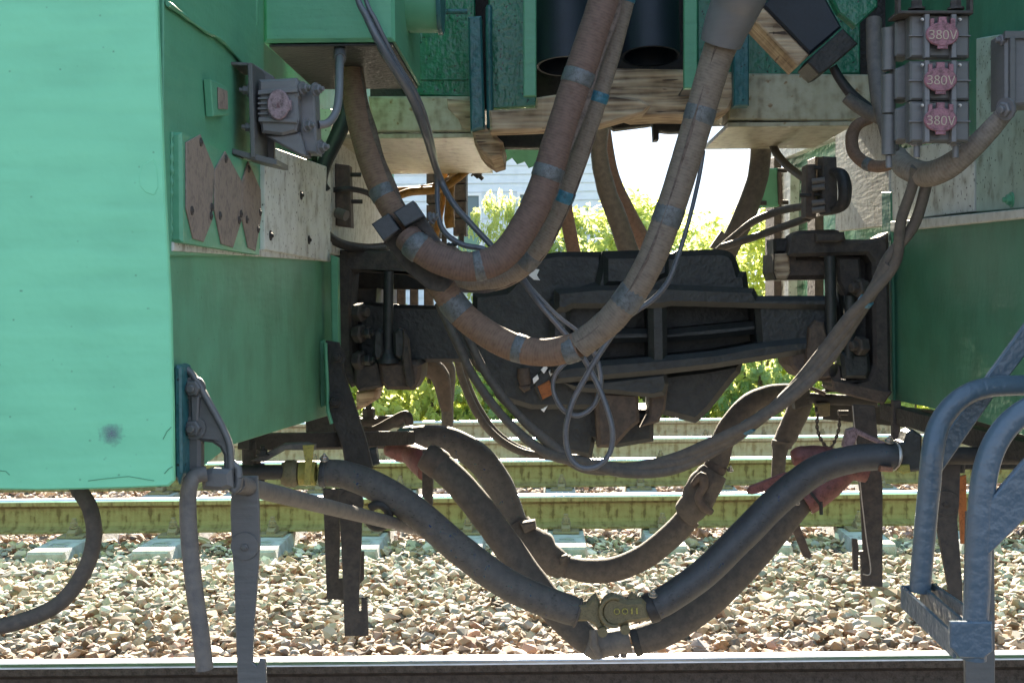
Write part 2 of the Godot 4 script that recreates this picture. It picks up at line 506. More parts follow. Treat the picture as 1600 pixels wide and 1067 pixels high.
	M.wire = mat(L(0.11, 0.12, 0.14), T.mottle, 0.2, 0.28)
	M.yellow_cable = mat(L(0.3, 0.16, 0.03), T.grime, 0.2, 0.6)
	M.wound_brown = tubemat(L(0.195, 0.127, 0.09), T.wound, 1.0, 8.0, 0.8, T.n_wound, 0.3)
	M.wound_grey = tubemat(L(0.21, 0.187, 0.16), T.wound, 1.0, 8.0, 0.8, T.n_wound, 0.35)
	M.wound_tan = tubemat(L(0.19, 0.16, 0.13), T.wound, 1.0, 8.0, 0.8, T.n_wound, 0.35)
	M.wound_red = tubemat(L(0.15, 0.1, 0.082), T.wound, 1.0, 8.0, 0.8, T.n_wound, 0.3)
	M.cloth = mat(L(0.15, 0.115, 0.095), T.grime, 0.2, 0.9, T.n_fine, 0.6)
	M.tape = mat(L(0.13, 0.142, 0.15), T.grime, 0.12, 0.45, T.n_fine, 0.4)
	M.tape_blue = mat(L(0.05, 0.2, 0.3), T.grime, 0.12, 0.4, T.n_fine, 0.4)
	M.tape_teal = mat(L(0.05, 0.13, 0.14), T.grime, 0.12, 0.5, T.n_fine, 0.5)
	M.pink = mat(L(0.29, 0.125, 0.155), T.grime, 0.12, 0.5, T.n_fine, 0.3)
	M.pink_grey = mat(L(0.3, 0.21, 0.235), T.grime, 0.12, 0.5, T.n_fine, 0.3)
	M.lettering = mat(L(0.55, 0.45, 0.35), T.grime, 0.05, 0.7)
	M.red = mat(L(0.2, 0.07, 0.065), T.grime, 0.2, 0.55, T.n_cast, 0.5)
	M.yellow = mat(L(0.32, 0.28, 0.06), T.chipped, 0.09, 0.55, T.n_cast, 0.5)
	M.brass_dirty = mat(L(0.14, 0.118, 0.06), T.chipped, 0.07, 0.6, T.n_cast, 0.8)
	M.zinc = mat(L(0.45, 0.43, 0.4), T.mottle, 0.1, 0.35, null, 0.5, 0.8)
	M.copper = mat(L(0.3, 0.17, 0.12), T.rust, 0.1, 0.5, null, 0.5, 0.4)
	M.clamp = mat(L(0.05, 0.056, 0.066), T.mottle, 0.1, 0.5, T.n_fine, 0.3)
	M.wood = mat(W, T.wood, 0.42, 0.85, T.n_wood, 0.8)
	M.orange = mat(L(0.35, 0.13, 0.04), T.rust, 0.2, 0.7)

const D_A := 3.91      # far rail of the carriages' own track
const D_B := 7.186     # next track
const D_C := 8.786
const D_D := 10.14     # third track
const D_E := 11.67

func rail(d: float, body: Material, label: String, group: String) -> void:
	var half := [[0.0366, -0.015], [0.0366, -0.036], [0.012, -0.052], [0.009, -0.07], [0.009, -0.13], [0.015, -0.15], [0.045, -0.162], [0.075, -0.169], [0.075, -0.18]]
	var crown := [[0.0366, -0.015], [0.0355, -0.0095], [0.031, -0.0045], [0.022, -0.0016], [0.011, -0.0004], [0.0, 0.0]]
	var r := thing("rail", label, "rail", Vector3(0, -0.18, -d), group)
	var pts := []
	for p in half: pts.append(Vector2(p[0], p[1]))
	for i in half.size(): pts.append(Vector2(-half[half.size() - 1 - i][0], half[half.size() - 1 - i][1]))
	var st := mb()
	prism(st, pts, Vector3(-26, 0, -d), Vector3(0, 0, 1), Vector3(0, 1, 0), Vector3(1, 0, 0), 52)
	build(st, "rail_body", body, r)
	st = mb()
	var line := []
	for p in crown: line.append(Vector2(p[0], p[1]))
	for i in crown.size() - 1: line.append(Vector2(-crown[crown.size() - 2 - i][0], crown[crown.size() - 2 - i][1]))
	for i in line.size() - 1:
		var a := Vector3(-26, line[i].y, -d + line[i].x)
		var b := Vector3(-26, line[i + 1].y, -d + line[i + 1].x)
		quad(st, a, b, b + Vector3(52, 0, 0), a + Vector3(52, 0, 0), Vector3(0, 1, (line[i].x + line[i + 1].x) * 20), 0)
	build(st, "running_surface", M.rail_top, r)

func fastener_mesh() -> ArrayMesh:    # clip, bolt and nuts on a base plate
	var st := mb()
	box(st, Vector3(-0.07, 0, -0.06), Vector3(0.07, 0.014, 0.06), 0.003)
	prism(st, [Vector2(-0.055, 0.012), Vector2(0.05, 0.012), Vector2(0.05, 0.03), Vector2(0.01, 0.05), Vector2(-0.03, 0.05), Vector2(-0.055, 0.03)], Vector3(-0.024, 0, 0), Vector3(0, 0, 1), Vector3(0, 1, 0), Vector3(1, 0, 0), 0.048, 0.004)
	lathe(st, [[0.026, 0.05], [0.026, 0.058], [0.012, 0.06], [0.012, 0.1], [0, 0.1]], Vector3.ZERO, Vector3.UP, 12)
	var hexa := []
	for k in 6: hexa.append(Vector2(cos(TAU * k / 6), sin(TAU * k / 6)) * 0.021)
	prism(st, hexa, Vector3(0, 0.058, 0), Vector3(1, 0, 0), Vector3(0, 0, 1), Vector3(0, 1, 0), 0.022, 0.003)
	st.generate_normals()
	return st.commit()

func nth(i: int) -> String:
	return ["first", "second", "third", "fourth", "fifth", "sixth", "seventh", "eighth", "ninth", "tenth", "eleventh", "twelfth", "thirteenth", "fourteenth", "fifteenth", "sixteenth", "seventeenth", "eighteenth", "nineteenth"][i]
func sleepers(near_d: float, far_d: float, first_x: float, step: float, count: int, group: String, where: String) -> void:
	var mid := (near_d + far_d) * 0.5
	var st := mb()
	var sec := [Vector2(-0.14, -0.2), Vector2(0.14, -0.2), Vector2(0.095, 0), Vector2(-0.095, 0)]
	prism(st, sec, Vector3(0, 0, 1.35), Vector3(1, 0, 0), Vector3(0, 1, 0), Vector3(0, 0, -1), 2.7, 0.012)
	st.generate_normals()
	var body := st.commit()
	# cast recess rim on the sleeper's end
	var mark := mb()
	for q in [[-0.045, 0, 0.09, 0.006], [-0.045, 0.07, 0.09, 0.006]]:
		box(mark, Vector3(q[0], 0.0003, 1.13 + q[1]), Vector3(q[0] + q[2], 0.005, 1.13 + q[1] + q[3]), 0.001)
	for q in [-0.045, 0.039]:
		box(mark, Vector3(q, 0.0003, 1.1362), Vector3(q + 0.006, 0.0045, 1.1998), 0.001)
	mark.generate_normals()
	var markm := mark.commit()
	var fm := fastener_mesh()
	for i in count:
		var s := thing("sleeper", "concrete sleeper of the %s, %s from the left" % [where, nth(i)], "sleeper", Vector3(first_x + step * i, -0.19, -mid), group)
		var m := MeshInstance3D.new()
		m.mesh = body
		m.material_override = M.sleeper
		m.name = "beam"
		s.add_child(m, true)
		s.rotation.y = rng.randf_range(-0.008, 0.008)
		var mk := MeshInstance3D.new()
		mk.mesh = markm
		mk.material_override = M.sleeper
		mk.name = "cast_mark"
		s.add_child(mk, true)
		for z in [near_d, far_d]:
			for side in [-1, 1]:
				var f := MeshInstance3D.new()
				f.mesh = fm
				f.material_override = M.fastener
				f.name = "rail_fastener"
				s.add_child(f, true)
				f.position = Vector3(rng.randf_range(-0.01, 0.01), 0.0, mid - z + side * 0.125)
				f.rotation.y = (PI if side < 0 else 0.0) + rng.randf_range(-0.1, 0.1)

func stone_mesh(seed_: int) -> ArrayMesh:     # crushed stone: the hull of a few scattered points, flat facets
	var r := RandomNumberGenerator.new()
	r.seed = seed_
	var ps := []
	for k in 13:
		var d := Vector3(r.randfn(), r.randfn(), r.randfn()).normalized()
		ps.append(d * r.randf_range(0.44, 0.58))
	var st := mb()
	for i in ps.size():
		for j in range(i + 1, ps.size()):
			for k in range(j + 1, ps.size()):
				var n: Vector3 = (ps[j] - ps[i]).cross(ps[k] - ps[i])
				if n.length() < 0.0001: continue
				var pos := 0
				var neg := 0
				for m in ps.size():
					if m == i or m == j or m == k: continue
					if n.dot(ps[m] - ps[i]) > 0: pos += 1
					else: neg += 1
				if pos == 0 or neg == 0: tri(st, ps[i], ps[j], ps[k], ps[i] + ps[j] + ps[k])
	st.generate_normals()
	return st.commit()

func ballast_height(d: float) -> float:
	if d < 6.5: return lerpf(-0.17, -0.215, clampf((d - 3.9) / 2.6, 0, 1))
	if d < 7.15: return -0.235
	return -0.245

func ballast() -> void:
	var root := thing("ballast", "cream and tan crushed stone ballast between the tracks", "gravel", Vector3(0, -0.3, -5.5))
	root.set_meta("kind", "stuff")
	var palette := [L(0.510, 0.391, 0.287), L(0.603, 0.510, 0.420), L(0.394, 0.289, 0.203), L(0.464, 0.317, 0.263), L(0.324, 0.296, 0.287), L(0.661, 0.578, 0.503), L(0.336, 0.221, 0.149), L(0.244, 0.210, 0.197), L(0.533, 0.430, 0.348), L(0.417, 0.363, 0.287), L(0.2, 0.14, 0.095), L(0.3, 0.22, 0.15), L(0.16, 0.145, 0.13)]
	var nz := FastNoiseLite.new()
	nz.seed = 3
	nz.frequency = 0.9
	var lots := [[], [], [], [], [], [], []]
	var zones := [[3.3, 4.0, 500, 1.0], [4.0, 6.7, 1250, 1.0], [6.7, 9.6, 620, 1.0], [9.6, 13.2, 330, 1.15]]
	for z in zones:
		var half_far: float = z[1] * 0.44 + 0.5
		var n := int((z[1] - z[0]) * 2 * half_far * z[2])
		for i in n:
			var d := rng.randf_range(z[0], z[1])
			var x := rng.randf_range(-half_far, half_far) + (0.0 if d > 3 else 0.0)
			if absf(x) > d * 0.46 + 0.5: continue
			var size: float = rng.randf_range(0.027, 0.055) * z[3]
			if rng.randf() < 0.09: size *= 1.5
			if rng.randf() < 0.3: size *= 0.55
			var shade: Color = palette[rng.randi() % palette.size()]
			var k := rng.randf_range(0.8, 1.12)
			shade = Color(shade.r * k, shade.g * k, shade.b * k)
			var y := ballast_height(d) - 0.014 + nz.get_noise_2d(x * 2, d * 2) * 0.024 + rng.randf_range(-0.016, 0.016)
			var b := Basis.from_euler(Vector3(rng.randf_range(-0.5, 0.5), rng.randf() * TAU, rng.randf_range(-0.5, 0.5)))
			b = b.scaled_local(Vector3(size * rng.randf_range(0.95, 1.5), size * rng.randf_range(0.45, 0.85), size * rng.randf_range(0.8, 1.1)))
			lots[i % 7].append([Transform3D(b, Vector3(x, y, -d)), shade])
	for v in 7:
		var mm := MultiMesh.new()
		mm.transform_format = MultiMesh.TRANSFORM_3D
		mm.use_colors = true
		mm.mesh = stone_mesh(40 + v)
		mm.instance_count = lots[v].size()
		for i in lots[v].size():
			mm.set_instance_transform(i, lots[v][i][0])
			mm.set_instance_color(i, lots[v][i][1])
		var o := MultiMeshInstance3D.new()
		o.multimesh = mm
		o.material_override = M.stone
		o.name = "stones"
		o.set_meta("kind", "stuff")
		root.add_child(o, true)
		o.position = -root.position

# crown of many leaf faces gathered in clumps inside an uneven volume
func crown_mesh(seed_: int, clumps: int, leaves: int, size: float, span: Vector3) -> ArrayMesh:
	var r := RandomNumberGenerator.new()
	r.seed = seed_
	var verts := PackedVector3Array()
	var norms := PackedVector3Array()
	for c in clumps:
		var u := Vector3(r.randfn(0, 0.42), r.randf_range(0.02, 1.0), r.randfn(0, 0.42))
		u.x *= 1.0 - 0.35 * u.y
		u.z *= 1.0 - 0.35 * u.y
		var centre := u * span
		var rad := r.randf_range(0.1, 0.26) * span.y * 0.45
		for i in leaves:
			var dir := Vector3(r.randfn(), r.randfn(), r.randfn()).normalized()
			var p := centre + dir * rad * pow(r.randf(), 0.45)
			var s := size * r.randf_range(0.6, 1.4)
			var n := (dir + Vector3(r.randfn(), r.randfn() + 0.6, r.randfn()) * 0.7).normalized()
			var a := n.cross(Vector3(r.randfn(), r.randfn(), r.randfn())).normalized()
			var b := n.cross(a)
			var tip := p + a * s
			var l := p + b * s * 0.42 + n * s * 0.1
			var q := p - b * s * 0.42 + n * s * 0.1
			var base := p - a * s * 0.8
			for t in [[base, l, tip], [base, tip, q]]:
				for vtx in t:
					verts.append(vtx)
					norms.append(n)
	var arr := []
	arr.resize(Mesh.ARRAY_MAX)
	arr[Mesh.ARRAY_VERTEX] = verts
	arr[Mesh.ARRAY_NORMAL] = norms
	var m := ArrayMesh.new()
	m.add_surface_from_arrays(Mesh.PRIMITIVE_TRIANGLES, arr)
	return m

var crowns := []
func shrub(called: String, label: String, category: String, x: float, d: float, variant: int, leaf: int, s: Vector3, turn: float, group: String) -> Node3D:
	var o := thing(called, label, category, Vector3(x, -0.28, -d), group)
	o.rotation.y = turn
	o.scale = s
	var c := MeshInstance3D.new()
	c.mesh = crowns[variant]
	c.material_override = M["leaf%d" % leaf]
	c.name = "crown"
	o.add_child(c, true)
	for k in 4:
		var st := mb()
		var a := TAU * k / 4 + variant
		tube(st, [Vector3(cos(a) * 0.05, -0.05, sin(a) * 0.05), Vector3(cos(a) * 0.12, 0.45, sin(a) * 0.12), Vector3(cos(a) * 0.3, 0.95, sin(a) * 0.28)], [0.03, 0.022, 0.008], 7)
		st.generate_normals()
		var b := MeshInstance3D.new()
		b.mesh = st.commit()
		b.material_override = M.bark
		b.name = "stem"
		o.add_child(b, true)
	return o

func house() -> void:
	var d := 30.0
	var right: float = P(956, 300, d).x
	var left := right - 13.0
	var h := thing("house", "white clapboard house standing behind the shrubs", "house", Vector3((left + right) / 2, -0.3, -d))
	var st := mb()
	box(st, Vector3(left, -0.3, -d - 8), Vector3(right, 6.2, -d - 0.03))
	build(st, "wall", M.siding, h)
	# windows: [x0, y0, x1, y1] in photograph pixels at the wall
	var wins := []
	for w in [[716, 306, 748, 452], [814, 304, 846, 452], [560, 306, 600, 452]]:
		var a := P(w[0], w[3], d)
		var b := P(w[2], w[1], d)
		wins.append([a.x, a.y, b.x, b.y])
	var lap := 0.2
	var y := -0.25
	while y < 6.1:
		var spans := [[left, right]]
		for w in wins:
			if y + lap > w[1] and y < w[3]:
				var nxt := []
				for s in spans:
					if w[0] > s[0] and w[0] < s[1]:
						nxt.append([s[0], w[0]])
						nxt.append([w[2], s[1]])
					else: nxt.append(s)
				spans = nxt
		for s in spans:
			st = mb()
			prism(st, [Vector2(0.005, y), Vector2(0.032, y), Vector2(0.012, y + lap - 0.004), Vector2(0.005, y + lap - 0.004)], Vector3(s[0], 0, -d - 0.03), Vector3(0, 0, 1), Vector3(0, 1, 0), Vector3(1, 0, 0), s[1] - s[0])
			build(st, "siding_board", M.siding, h)
		y += lap
	for w in wins:
		st = mb()
		var f := 0.07
		box(st, Vector3(w[0] - f, w[3], -d), Vector3(w[2] + f, w[3] + f, -d + 0.03), 0.004)
		box(st, Vector3(w[0] - f, w[1] - f, -d), Vector3(w[2] + f, w[1], -d + 0.05), 0.004)
		box(st, Vector3(w[0] - f, w[1], -d), Vector3(w[0], w[3], -d + 0.028), 0.004)
		box(st, Vector3(w[2], w[1], -d), Vector3(w[2] + f, w[3], -d + 0.028), 0.004)
		var fr := build(st, "window", M.white_frame, h)
		st = mb()
		box(st, Vector3(w[0], w[1], -d - 0.028), Vector3(w[2], w[3], -d - 0.012))
		build(st, "pane", M.pane, fr)
	st = mb()
	box(st, Vector3(right - 0.1, -0.28, -d + 0.0025), Vector3(right + 0.004, 6.1, -d + 0.03), 0.004)
	build(st, "corner_board", M.white_frame, h)
	st = mb()
	prism(st, [Vector2(0.5, 6.2), Vector2(-4, 8.4), Vector2(-8.5, 6.2)], Vector3(left - 0.3, 0, -d), Vector3(0, 0, 1), Vector3(0, 1, 0), Vector3(1, 0, 0), right - left + 0.6)
	build(st, "roof", M.roofing, h)

func setting() -> void:
	var st := mb()
	quad(st, Vector3(-300, -0.3, 120), Vector3(300, -0.3, 120), Vector3(300, -0.3, -400), Vector3(-300, -0.3, -400), Vector3.UP)
	structure(st, "ground", M.ground)
	# verge with soil and plants beyond the third track
	st = mb()
	quad(st, Vector3(-60, -0.296, -13.0), Vector3(60, -0.296, -13.0), Vector3(60, -0.02, -22), Vector3(-60, -0.02, -22), Vector3.UP)
	quad(st, Vector3(-60, -0.02, -22), Vector3(60, -0.02, -22), Vector3(60, -0.02, -60), Vector3(-60, -0.02, -60), Vector3.UP)
	structure(st, "verge", M.soil)
	rail(D_A, M.rail_near, "dark brown rail with a gleaming top in the foreground below the carriages", "")
	rail(D_B, M.rail, "olive yellow rail nearest the ballast strip, sleeper ends in front of it", "")
	rail(D_C, M.rail, "olive rail second behind the ballast strip, with a gleaming top", "")
	rail(D_D, M.rail_grey, "beige rail third behind the ballast strip", "")
	rail(D_E, M.rail_grey, "beige rail farthest away, in front of the green shrubs", "")
	var step := 0.526
	sleepers(D_B, D_C, P(882, 820, D_B).x - step * 5, step, 10, "sleepers of the second track", "second track")
	sleepers(D_D, D_E, P(882, 700, D_D).x - step * 8 + 0.2, step, 16, "sleepers of the third track", "third track")
	sleepers(D_A - 1.6, D_A, P(882, 1020, D_A).x - step * 3 + 0.2, step, 6, "sleepers of the carriages' own track", "carriages' own track")
	print("ballast ", Time.get_ticks_msec())
	ballast()
	house()
	print("green ", Time.get_ticks_msec())
	for v in 4: crowns.append(crown_mesh(60 + v, 150, 34, 0.062, Vector3(1.25, 2.3, 1.0)))
	for v in 2: crowns.append(crown_mesh(80 + v, 170, 36, 0.05, Vector3(1.3, 0.8, 0.9)))
	# tall shrubs: [px x, distance, variant, leaf, scale x, scale y]
	var tall := [[560, 21.8, 0, 0, 1.3, 0.59], [700, 22.4, 1, 0, 1.17, 0.5], [790, 21.5, 2, 2, 0.62, 1.3], [905, 21.1, 3, 1, 1.04, 1.18], [985, 20.1, 0, 0, 1.3, 1.25], [1050, 21.6, 1, 3, 1.3, 1.09], [1120, 23.1, 2, 1, 1.17, 1.12], [1190, 20.9, 3, 2, 1.23, 1.18], [1265, 21.4, 0, 0, 1.3, 1.36], [1350, 20.6, 1, 1, 1.43, 1.3], [1460, 21.1, 2, 3, 1.56, 1.42], [420, 21.8, 3, 0, 1.56, 0.59]]
	var words := ["yellow green", "dark green", "lime green", "bluish green"]
	var ordinal := ["first", "second", "third", "fourth", "fifth", "sixth", "seventh", "eighth", "ninth", "tenth", "eleventh", "twelfth", "thirteenth"]
	tall.sort_custom(func(p, q): return p[0] < q[0])
	for i in tall.size():
		var t: Array = tall[i]
		shrub("shrub", "%s tall leafy shrub, %s from the left in the row beyond the tracks" % [words[t[3]], ordinal[i]], "shrub", P(t[0], 500, t[1]).x, t[1], t[2], t[3], Vector3(t[4], t[5], t[4]), t[0] * 0.7, "tall shrubs beyond the tracks")
	words.append("bright yellow green")
	for i in 13:
		var lf: int = [4, 0, 4, 2, 3][i % 5]
		var dd := 13.2 + fmod(i * 0.37, 1.0)
		var bush := shrub("low_bush", "%s low bush, %s from the left along the far rail" % [words[lf], ordinal[i]], "bush", -2.7 + i * 0.54, dd, 4 + i % 2, lf, Vector3(0.8, 0.85 + 0.4 * fmod(i * 0.61, 1.0), 0.9), i * 1.3, "low bushes along the far rail")
		if i % 3 == 1:
			for k in 5:
				var st2 := mb()
				lathe(st2, [[0, -0.02], [0.03, -0.008], [0.036, 0.008], [0.02, 0.024], [0, 0.027]], Vector3(rng.randf_range(-0.5, 0.5), rng.randf_range(0.35, 0.75), rng.randf_range(0.1, 0.55)), Vector3(0.2, 1, 0.3), 8)
				st2.generate_normals()
				var fl := MeshInstance3D.new()
				fl.mesh = st2.commit()
				fl.material_override = M.flower
				fl.name = "blossom"
				bush.add_child(fl, true)
	for i in 8:
		var lf2: int = [1, 0, 3, 2][i % 4]
		shrub("low_bush", "%s low bush, %s from the left in the second row behind the far rail" % [words[lf2], ordinal[i]], "bush", -3.4 + i * 1.0, 17.6 + fmod(i * 0.43, 0.9), 4 + (i + 1) % 2, lf2, Vector3(1.2, 1.25 + 0.3 * fmod(i * 0.37, 1.0), 1.0), i * 2.1, "low bushes behind the far rail")

# ---------------------------------------------------------------- left carriage
const XL := -0.468
func left_carriage() -> void:
	var c := thing("carriage", "mint green rail carriage on the left, its corner nearest the camera", "carriage", Vector3(-2.4, 0.84, -3.1))
	var st := mb()
	box(st, Vector3(-4.6, 0.93, -4.6), Vector3(-0.52, 4.2, -1.66), 0.01)
	build(st, "body", M.green_dull, c)
	# side wall facing the camera, edge uneven as in the photograph
	st = mb()
	plate(st, [[-1900, 764], [-60, 764], [60, 766], [110, 765], [190, 763], [262, 760], [270, 752], [269, 640], [265, 480], [259, 360], [252, 210], [245, 30], [242, -120], [242, -700], [-1900, -700]], 1.60, 0.012, 0.002)
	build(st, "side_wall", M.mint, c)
	# marks on the paint: a flaking patch, cracks and a smudge
	st = mb()
	plate(st, [[217, 278], [222, 258], [238, 248], [244, 262], [246, 292], [240, 305], [226, 300], [218, 290]], 1.5994, 0.002, 0.0003)
	build(st, "paint_flake", M.mint, c)
	for line in [[[137, 751], [160, 748], [180, 746], [200, 744], [217, 747], [240, 751]], [[256, 740], [263, 732], [269, 729]], [[254, 686], [260, 674], [267, 667]], [[-4, 735], [8, 736], [14, 742]]]:
		var cr := []
		for p in line: cr.append(P(p[0], p[1], 1.5998))
		st = mb()
		tube(st, cr, 0.0006, 5)
		build(st, "paint_crack", M.green_dull, c)
	st = mb()
	quad(st, P(150, 662, 1.5985), P(196, 662, 1.5985), P(196, 700, 1.5985), P(150, 700, 1.5985), Vector3(0, 0, 1))
	build(st, "smudge", smudge_material(), c)
	# upper end wall
	st = mb()
	end_plate(st, [[255, -400], [255, 400], [412, 400], [412, -400]], XL, 0.04, -1.0)
	build(st, "end_wall", M.green, c)
	# welded cover sheet with an uneven edge
	st = mb()
	end_plate(st, [[262, -60], [262, 6], [300, 34], [345, 62], [385, 104], [411, 118], [411, -60]], XL + 0.0045, 0.004, -1.0, 0.0008)
	build(st, "cover_sheet", M.green, c)
	var bead := []
	for p in [[262, 6], [282, 20], [300, 34], [322, 49], [345, 62], [366, 84], [385, 104], [411, 118]]:
		bead.append([Q(p[0], p[1], XL + 0.005), 0.0028])
	var sm := smooth(bead, 6)
	st = mb()
	tube(st, sm[0], sm[1], 7, 0.9)
	build(st, "weld_bead", M.green, c)
	# tube that ends on the wall
	st = mb()
	tube(st, [P(396, -60, 2.14), P(396, -20, 2.14), P(395, 36, 2.14), P(395, 47, 2.14)], [0.0085, 0.0085, 0.0085, 0.004], 14)
	build(st, "stub_pipe", M.green, c)
	# maker's plate
	st = mb()
	end_plate(st, [[329, 124], [352, 134], [358, 180], [333, 182]], XL + 0.012, 0.011, -1.0)
	var np := build(st, "plate_holder", M.green, c)
	st = mb()
	end_plate(st, [[341, 136], [355, 142], [356, 171], [342, 170]], XL + 0.0145, 0.002, -1.0, 0.0005)
	build(st, "name_plate", M.rust_plate, np)
	# ledge with the folded near edge
	st = mb()
	var near: Vector3 = P(268, 206, 1.655)
	var low: Vector3 = P(268, 379, 1.655)
	box(st, Vector3(XL - 0.01, low.y, -2.105), Vector3(-0.4545, near.y, -1.655), 0.004)
	var ledge := build(st, "ledge_panel", M.bright_green, c)
	bead = []
	for k in 34: bead.append(P(267 + 0.6 * sin(k * 2.1), 206 + k * 5.0, 1.653) )
	st = mb()
	var rads := []
	for k in 34: rads.append(0.0026 + 0.0012 * sin(k * 1.7))
	tube(st, bead, rads, 7, 0.8)
	build(st, "weld_bead", M.bright_green, ledge)
	var hexes := [[[291, 222], [313, 210], [334, 262], [331, 345], [318, 378], [302, 373], [291, 326]], [[335, 266], [352, 236], [377, 282], [378, 342], [364, 387], [346, 381], [335, 328]], [[378, 284], [388, 252], [407, 296], [408, 340], [399, 392], [388, 387], [378, 340]]]
	for h in hexes:
		st = mb()
		end_plate(st, h, -0.4522, 0.0022, -1.0, 0.0006)
		var hp := build(st, "cover_plate", M.rust_plate, ledge)
		for p in [[1, 0, 12], [2, -4, 62], [5, -3, -44], [3, -2, -8]]:
			var q: Array = h[p[0]]
			bolt(hp, Q(q[0] + p[1], q[1] + p[2], -0.452), Vector3(1, 0, 0), 0.0042, 0.0018, M.dark_brown, "screw")
	# pale panel behind the ledge
	st = mb()
	end_plate(st, [[413, 225], [413, 390], [516, 409], [516, 262]], -0.4605, 0.02, -1.0)
	var pp := build(st, "pale_panel", M.pale, c)
	for p in [[422, 368], [482, 375], [470, 305]]: bolt(pp, Q(p[0], p[1], -0.46), Vector3(1, 0, 0), 0.006, 0.0035, M.dark)
	st = mb()
	end_plate(st, [[517, 170], [517, 395], [602, 420], [602, 180]], -0.462, 0.03, -1.0)
	build(st, "pale_panel", M.pale_dirty, c)
	# lower recessed box
	st = mb()
	end_plate(st, [[255, 386], [255, 752], [300, 742], [360, 696], [440, 671], [528, 645], [516, 402]], -0.474, 0.03, -1.0)
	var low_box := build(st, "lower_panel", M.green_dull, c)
	st = mb()
	end_plate(st, [[270, 378], [270, 392], [514, 408], [514, 398]], -0.4655, 0.012, -1.0, 0.001)
	build(st, "ledge_underside", M.pale_dirty, low_box)
	st = mb()
	box(st, Vector3(-1.4, 0.86, -2.95), Vector3(-0.51, 1.2, -1.68))
	build(st, "lower_body", M.green_dull, c)
	st = mb()
	plate(st, [[493, 534], [507, 531], [509, 634], [495, 640]], 2.78, 0.03, 0.002)
	plate(st, [[509, 538], [519, 534], [521, 640], [511, 637]], 2.76, 0.02, 0.002)
	plate(st, [[516, 398], [527, 402], [529, 545], [518, 548]], 2.8, 0.03, 0.002)
	build(st, "corner_angle", M.green, low_box)
	# head stock box above
	st = mb()
	var lo: Vector3 = P(411, 66, 2.2)
	var hi: Vector3 = P(612, -420, 2.2)
	box(st, Vector3(lo.x, lo.y, -2.66), Vector3(hi.x, hi.y, -2.2), 0.006)
	var hb := build(st, "end_box", M.green, c)
	st = mb()
	box(st, Vector3(lo.x + 0.008, lo.y - 0.006, -2.655), Vector3(hi.x - 0.004, lo.y - 0.002, -2.208), 0.001)  # near-black sheet: greasy dirt, with the shade under the box painted in
	build(st, "box_underside", M.dark, hb)
	st = mb()
	tube(st, [P(612, -2, 2.42), P(640, -2, 2.42), P(688, -2, 2.42)], 0.062, 26)
	var sp := build(st, "buffer_tube", M.green, c)
	st = mb()
	tube(st, [P(685, -2, 2.42), P(692, -2, 2.42)], 0.066, 26)
	build(st, "rim", M.teal, sp)
	# splintered board under the box
	st = mb()
	plate(st, [[575, 88], [612, 66], [640, 112], [642, 128], [618, 118], [590, 116]], 2.64, 0.03, 0.003)
	build(st, "broken_board", M.wood, c)
	# under frame: dark sill behind everything on this side
	st = mb()
	box(st, Vector3(-1.2, 0.95, -4.5), Vector3(-0.5, 1.42, -2.97))
	build(st, "sill", M.dark_brown, c)
	st = mb()
	bar(st, P(380, 690, 2.5), P(640, 684, 3.0), 0.03, 0.03)
	build(st, "brake_pipe_support", M.dark, c)

	# ---- socket with its bracket
	var s := thing("power_socket", "grey jumper socket with a round pinkish lid on the left carriage", "socket", P(430, 240, 2.0))
	st = mb()   # channel bracket: back, top, bottom and right leaf
	plate(st, [[354, 96], [392, 98], [392, 103], [358, 101]], 1.98, 0.09, 0.001)
	plate(st, [[386, 98], [393, 98], [398, 246], [391, 246]], 1.975, 0.1, 0.001)
	plate(st, [[362, 232], [391, 239], [432, 249], [432, 257], [425, 257], [391, 249], [362, 240]], 1.98, 0.09, 0.001)
	plate(st, [[354, 96], [360, 98], [368, 236], [362, 236]], 2.03, 0.05, 0.001)
	plate(st, [[393, 98], [428, 120], [428, 252], [398, 246]], 2.07, 0.01, 0.001)
	build(st, "bracket", M.grey_paint, s)
	st = mb()
	plate(st, [[403, 124], [463, 121], [466, 131], [466, 148], [464, 152], [466, 188], [462, 205], [440, 211], [408, 207], [406, 195], [403, 190]], 1.99, 0.07, 0.004)
	build(st, "housing", M.grey_light, s)
	st = mb()
	plate(st, [[402, 141], [464, 137], [464, 144], [402, 148]], 1.984, 0.01, 0.001)
	plate(st, [[403, 183], [463, 186], [463, 192], [403, 190]], 1.984, 0.01, 0.001)
	for k in 4: plate(st, [[402, 152 + k * 8], [418, 152 + k * 8], [418, 155 + k * 8], [402, 155 + k * 8]], 1.984, 0.01, 0.0005)
	build(st, "ribs", M.grey_light, s)
	st = mb()
	plate(st, [[468, 130], [490, 134], [495, 240], [476, 238], [466, 215]], 2.02, 0.05, 0.003)
	build(st, "cover", M.grey_light, s)
	st = mb()
	plate(st, [[440, 210], [468, 206], [478, 243], [470, 244], [430, 222], [415, 212]], 2.0, 0.05, 0.003)
	build(st, "lower_flange", M.grey_light, s)
	lid(s, 434, 163, 17.5, 24, 1.976, M.pink_grey, "380", 4.2)
	for b in [[388, 141], [392, 199]]:
		bolt(s, P(b[0], b[1], 2.0), Vector3(-1, 0.05, 0.2), 0.007, 0.009, M.grey_light)
	for b in [[472, 138], [478, 196], [492, 140], [500, 230]]:
		bolt(s, P(b[0], b[1], 2.0), Vector3(1, 0.02, 0.5), 0.0075, 0.01, M.grey_light)
	var pl := [[497, 195, 2.04, 13], [512, 192, 2.05, 13], [524, 176, 2.07, 13], [529, 150, 2.1, 13], [530, 110, 2.15, 13], [531, 84, 2.22, 13]]
	hose(pl, "conduit", M.grey_light, s, 14, 0.0)
	st = mb()
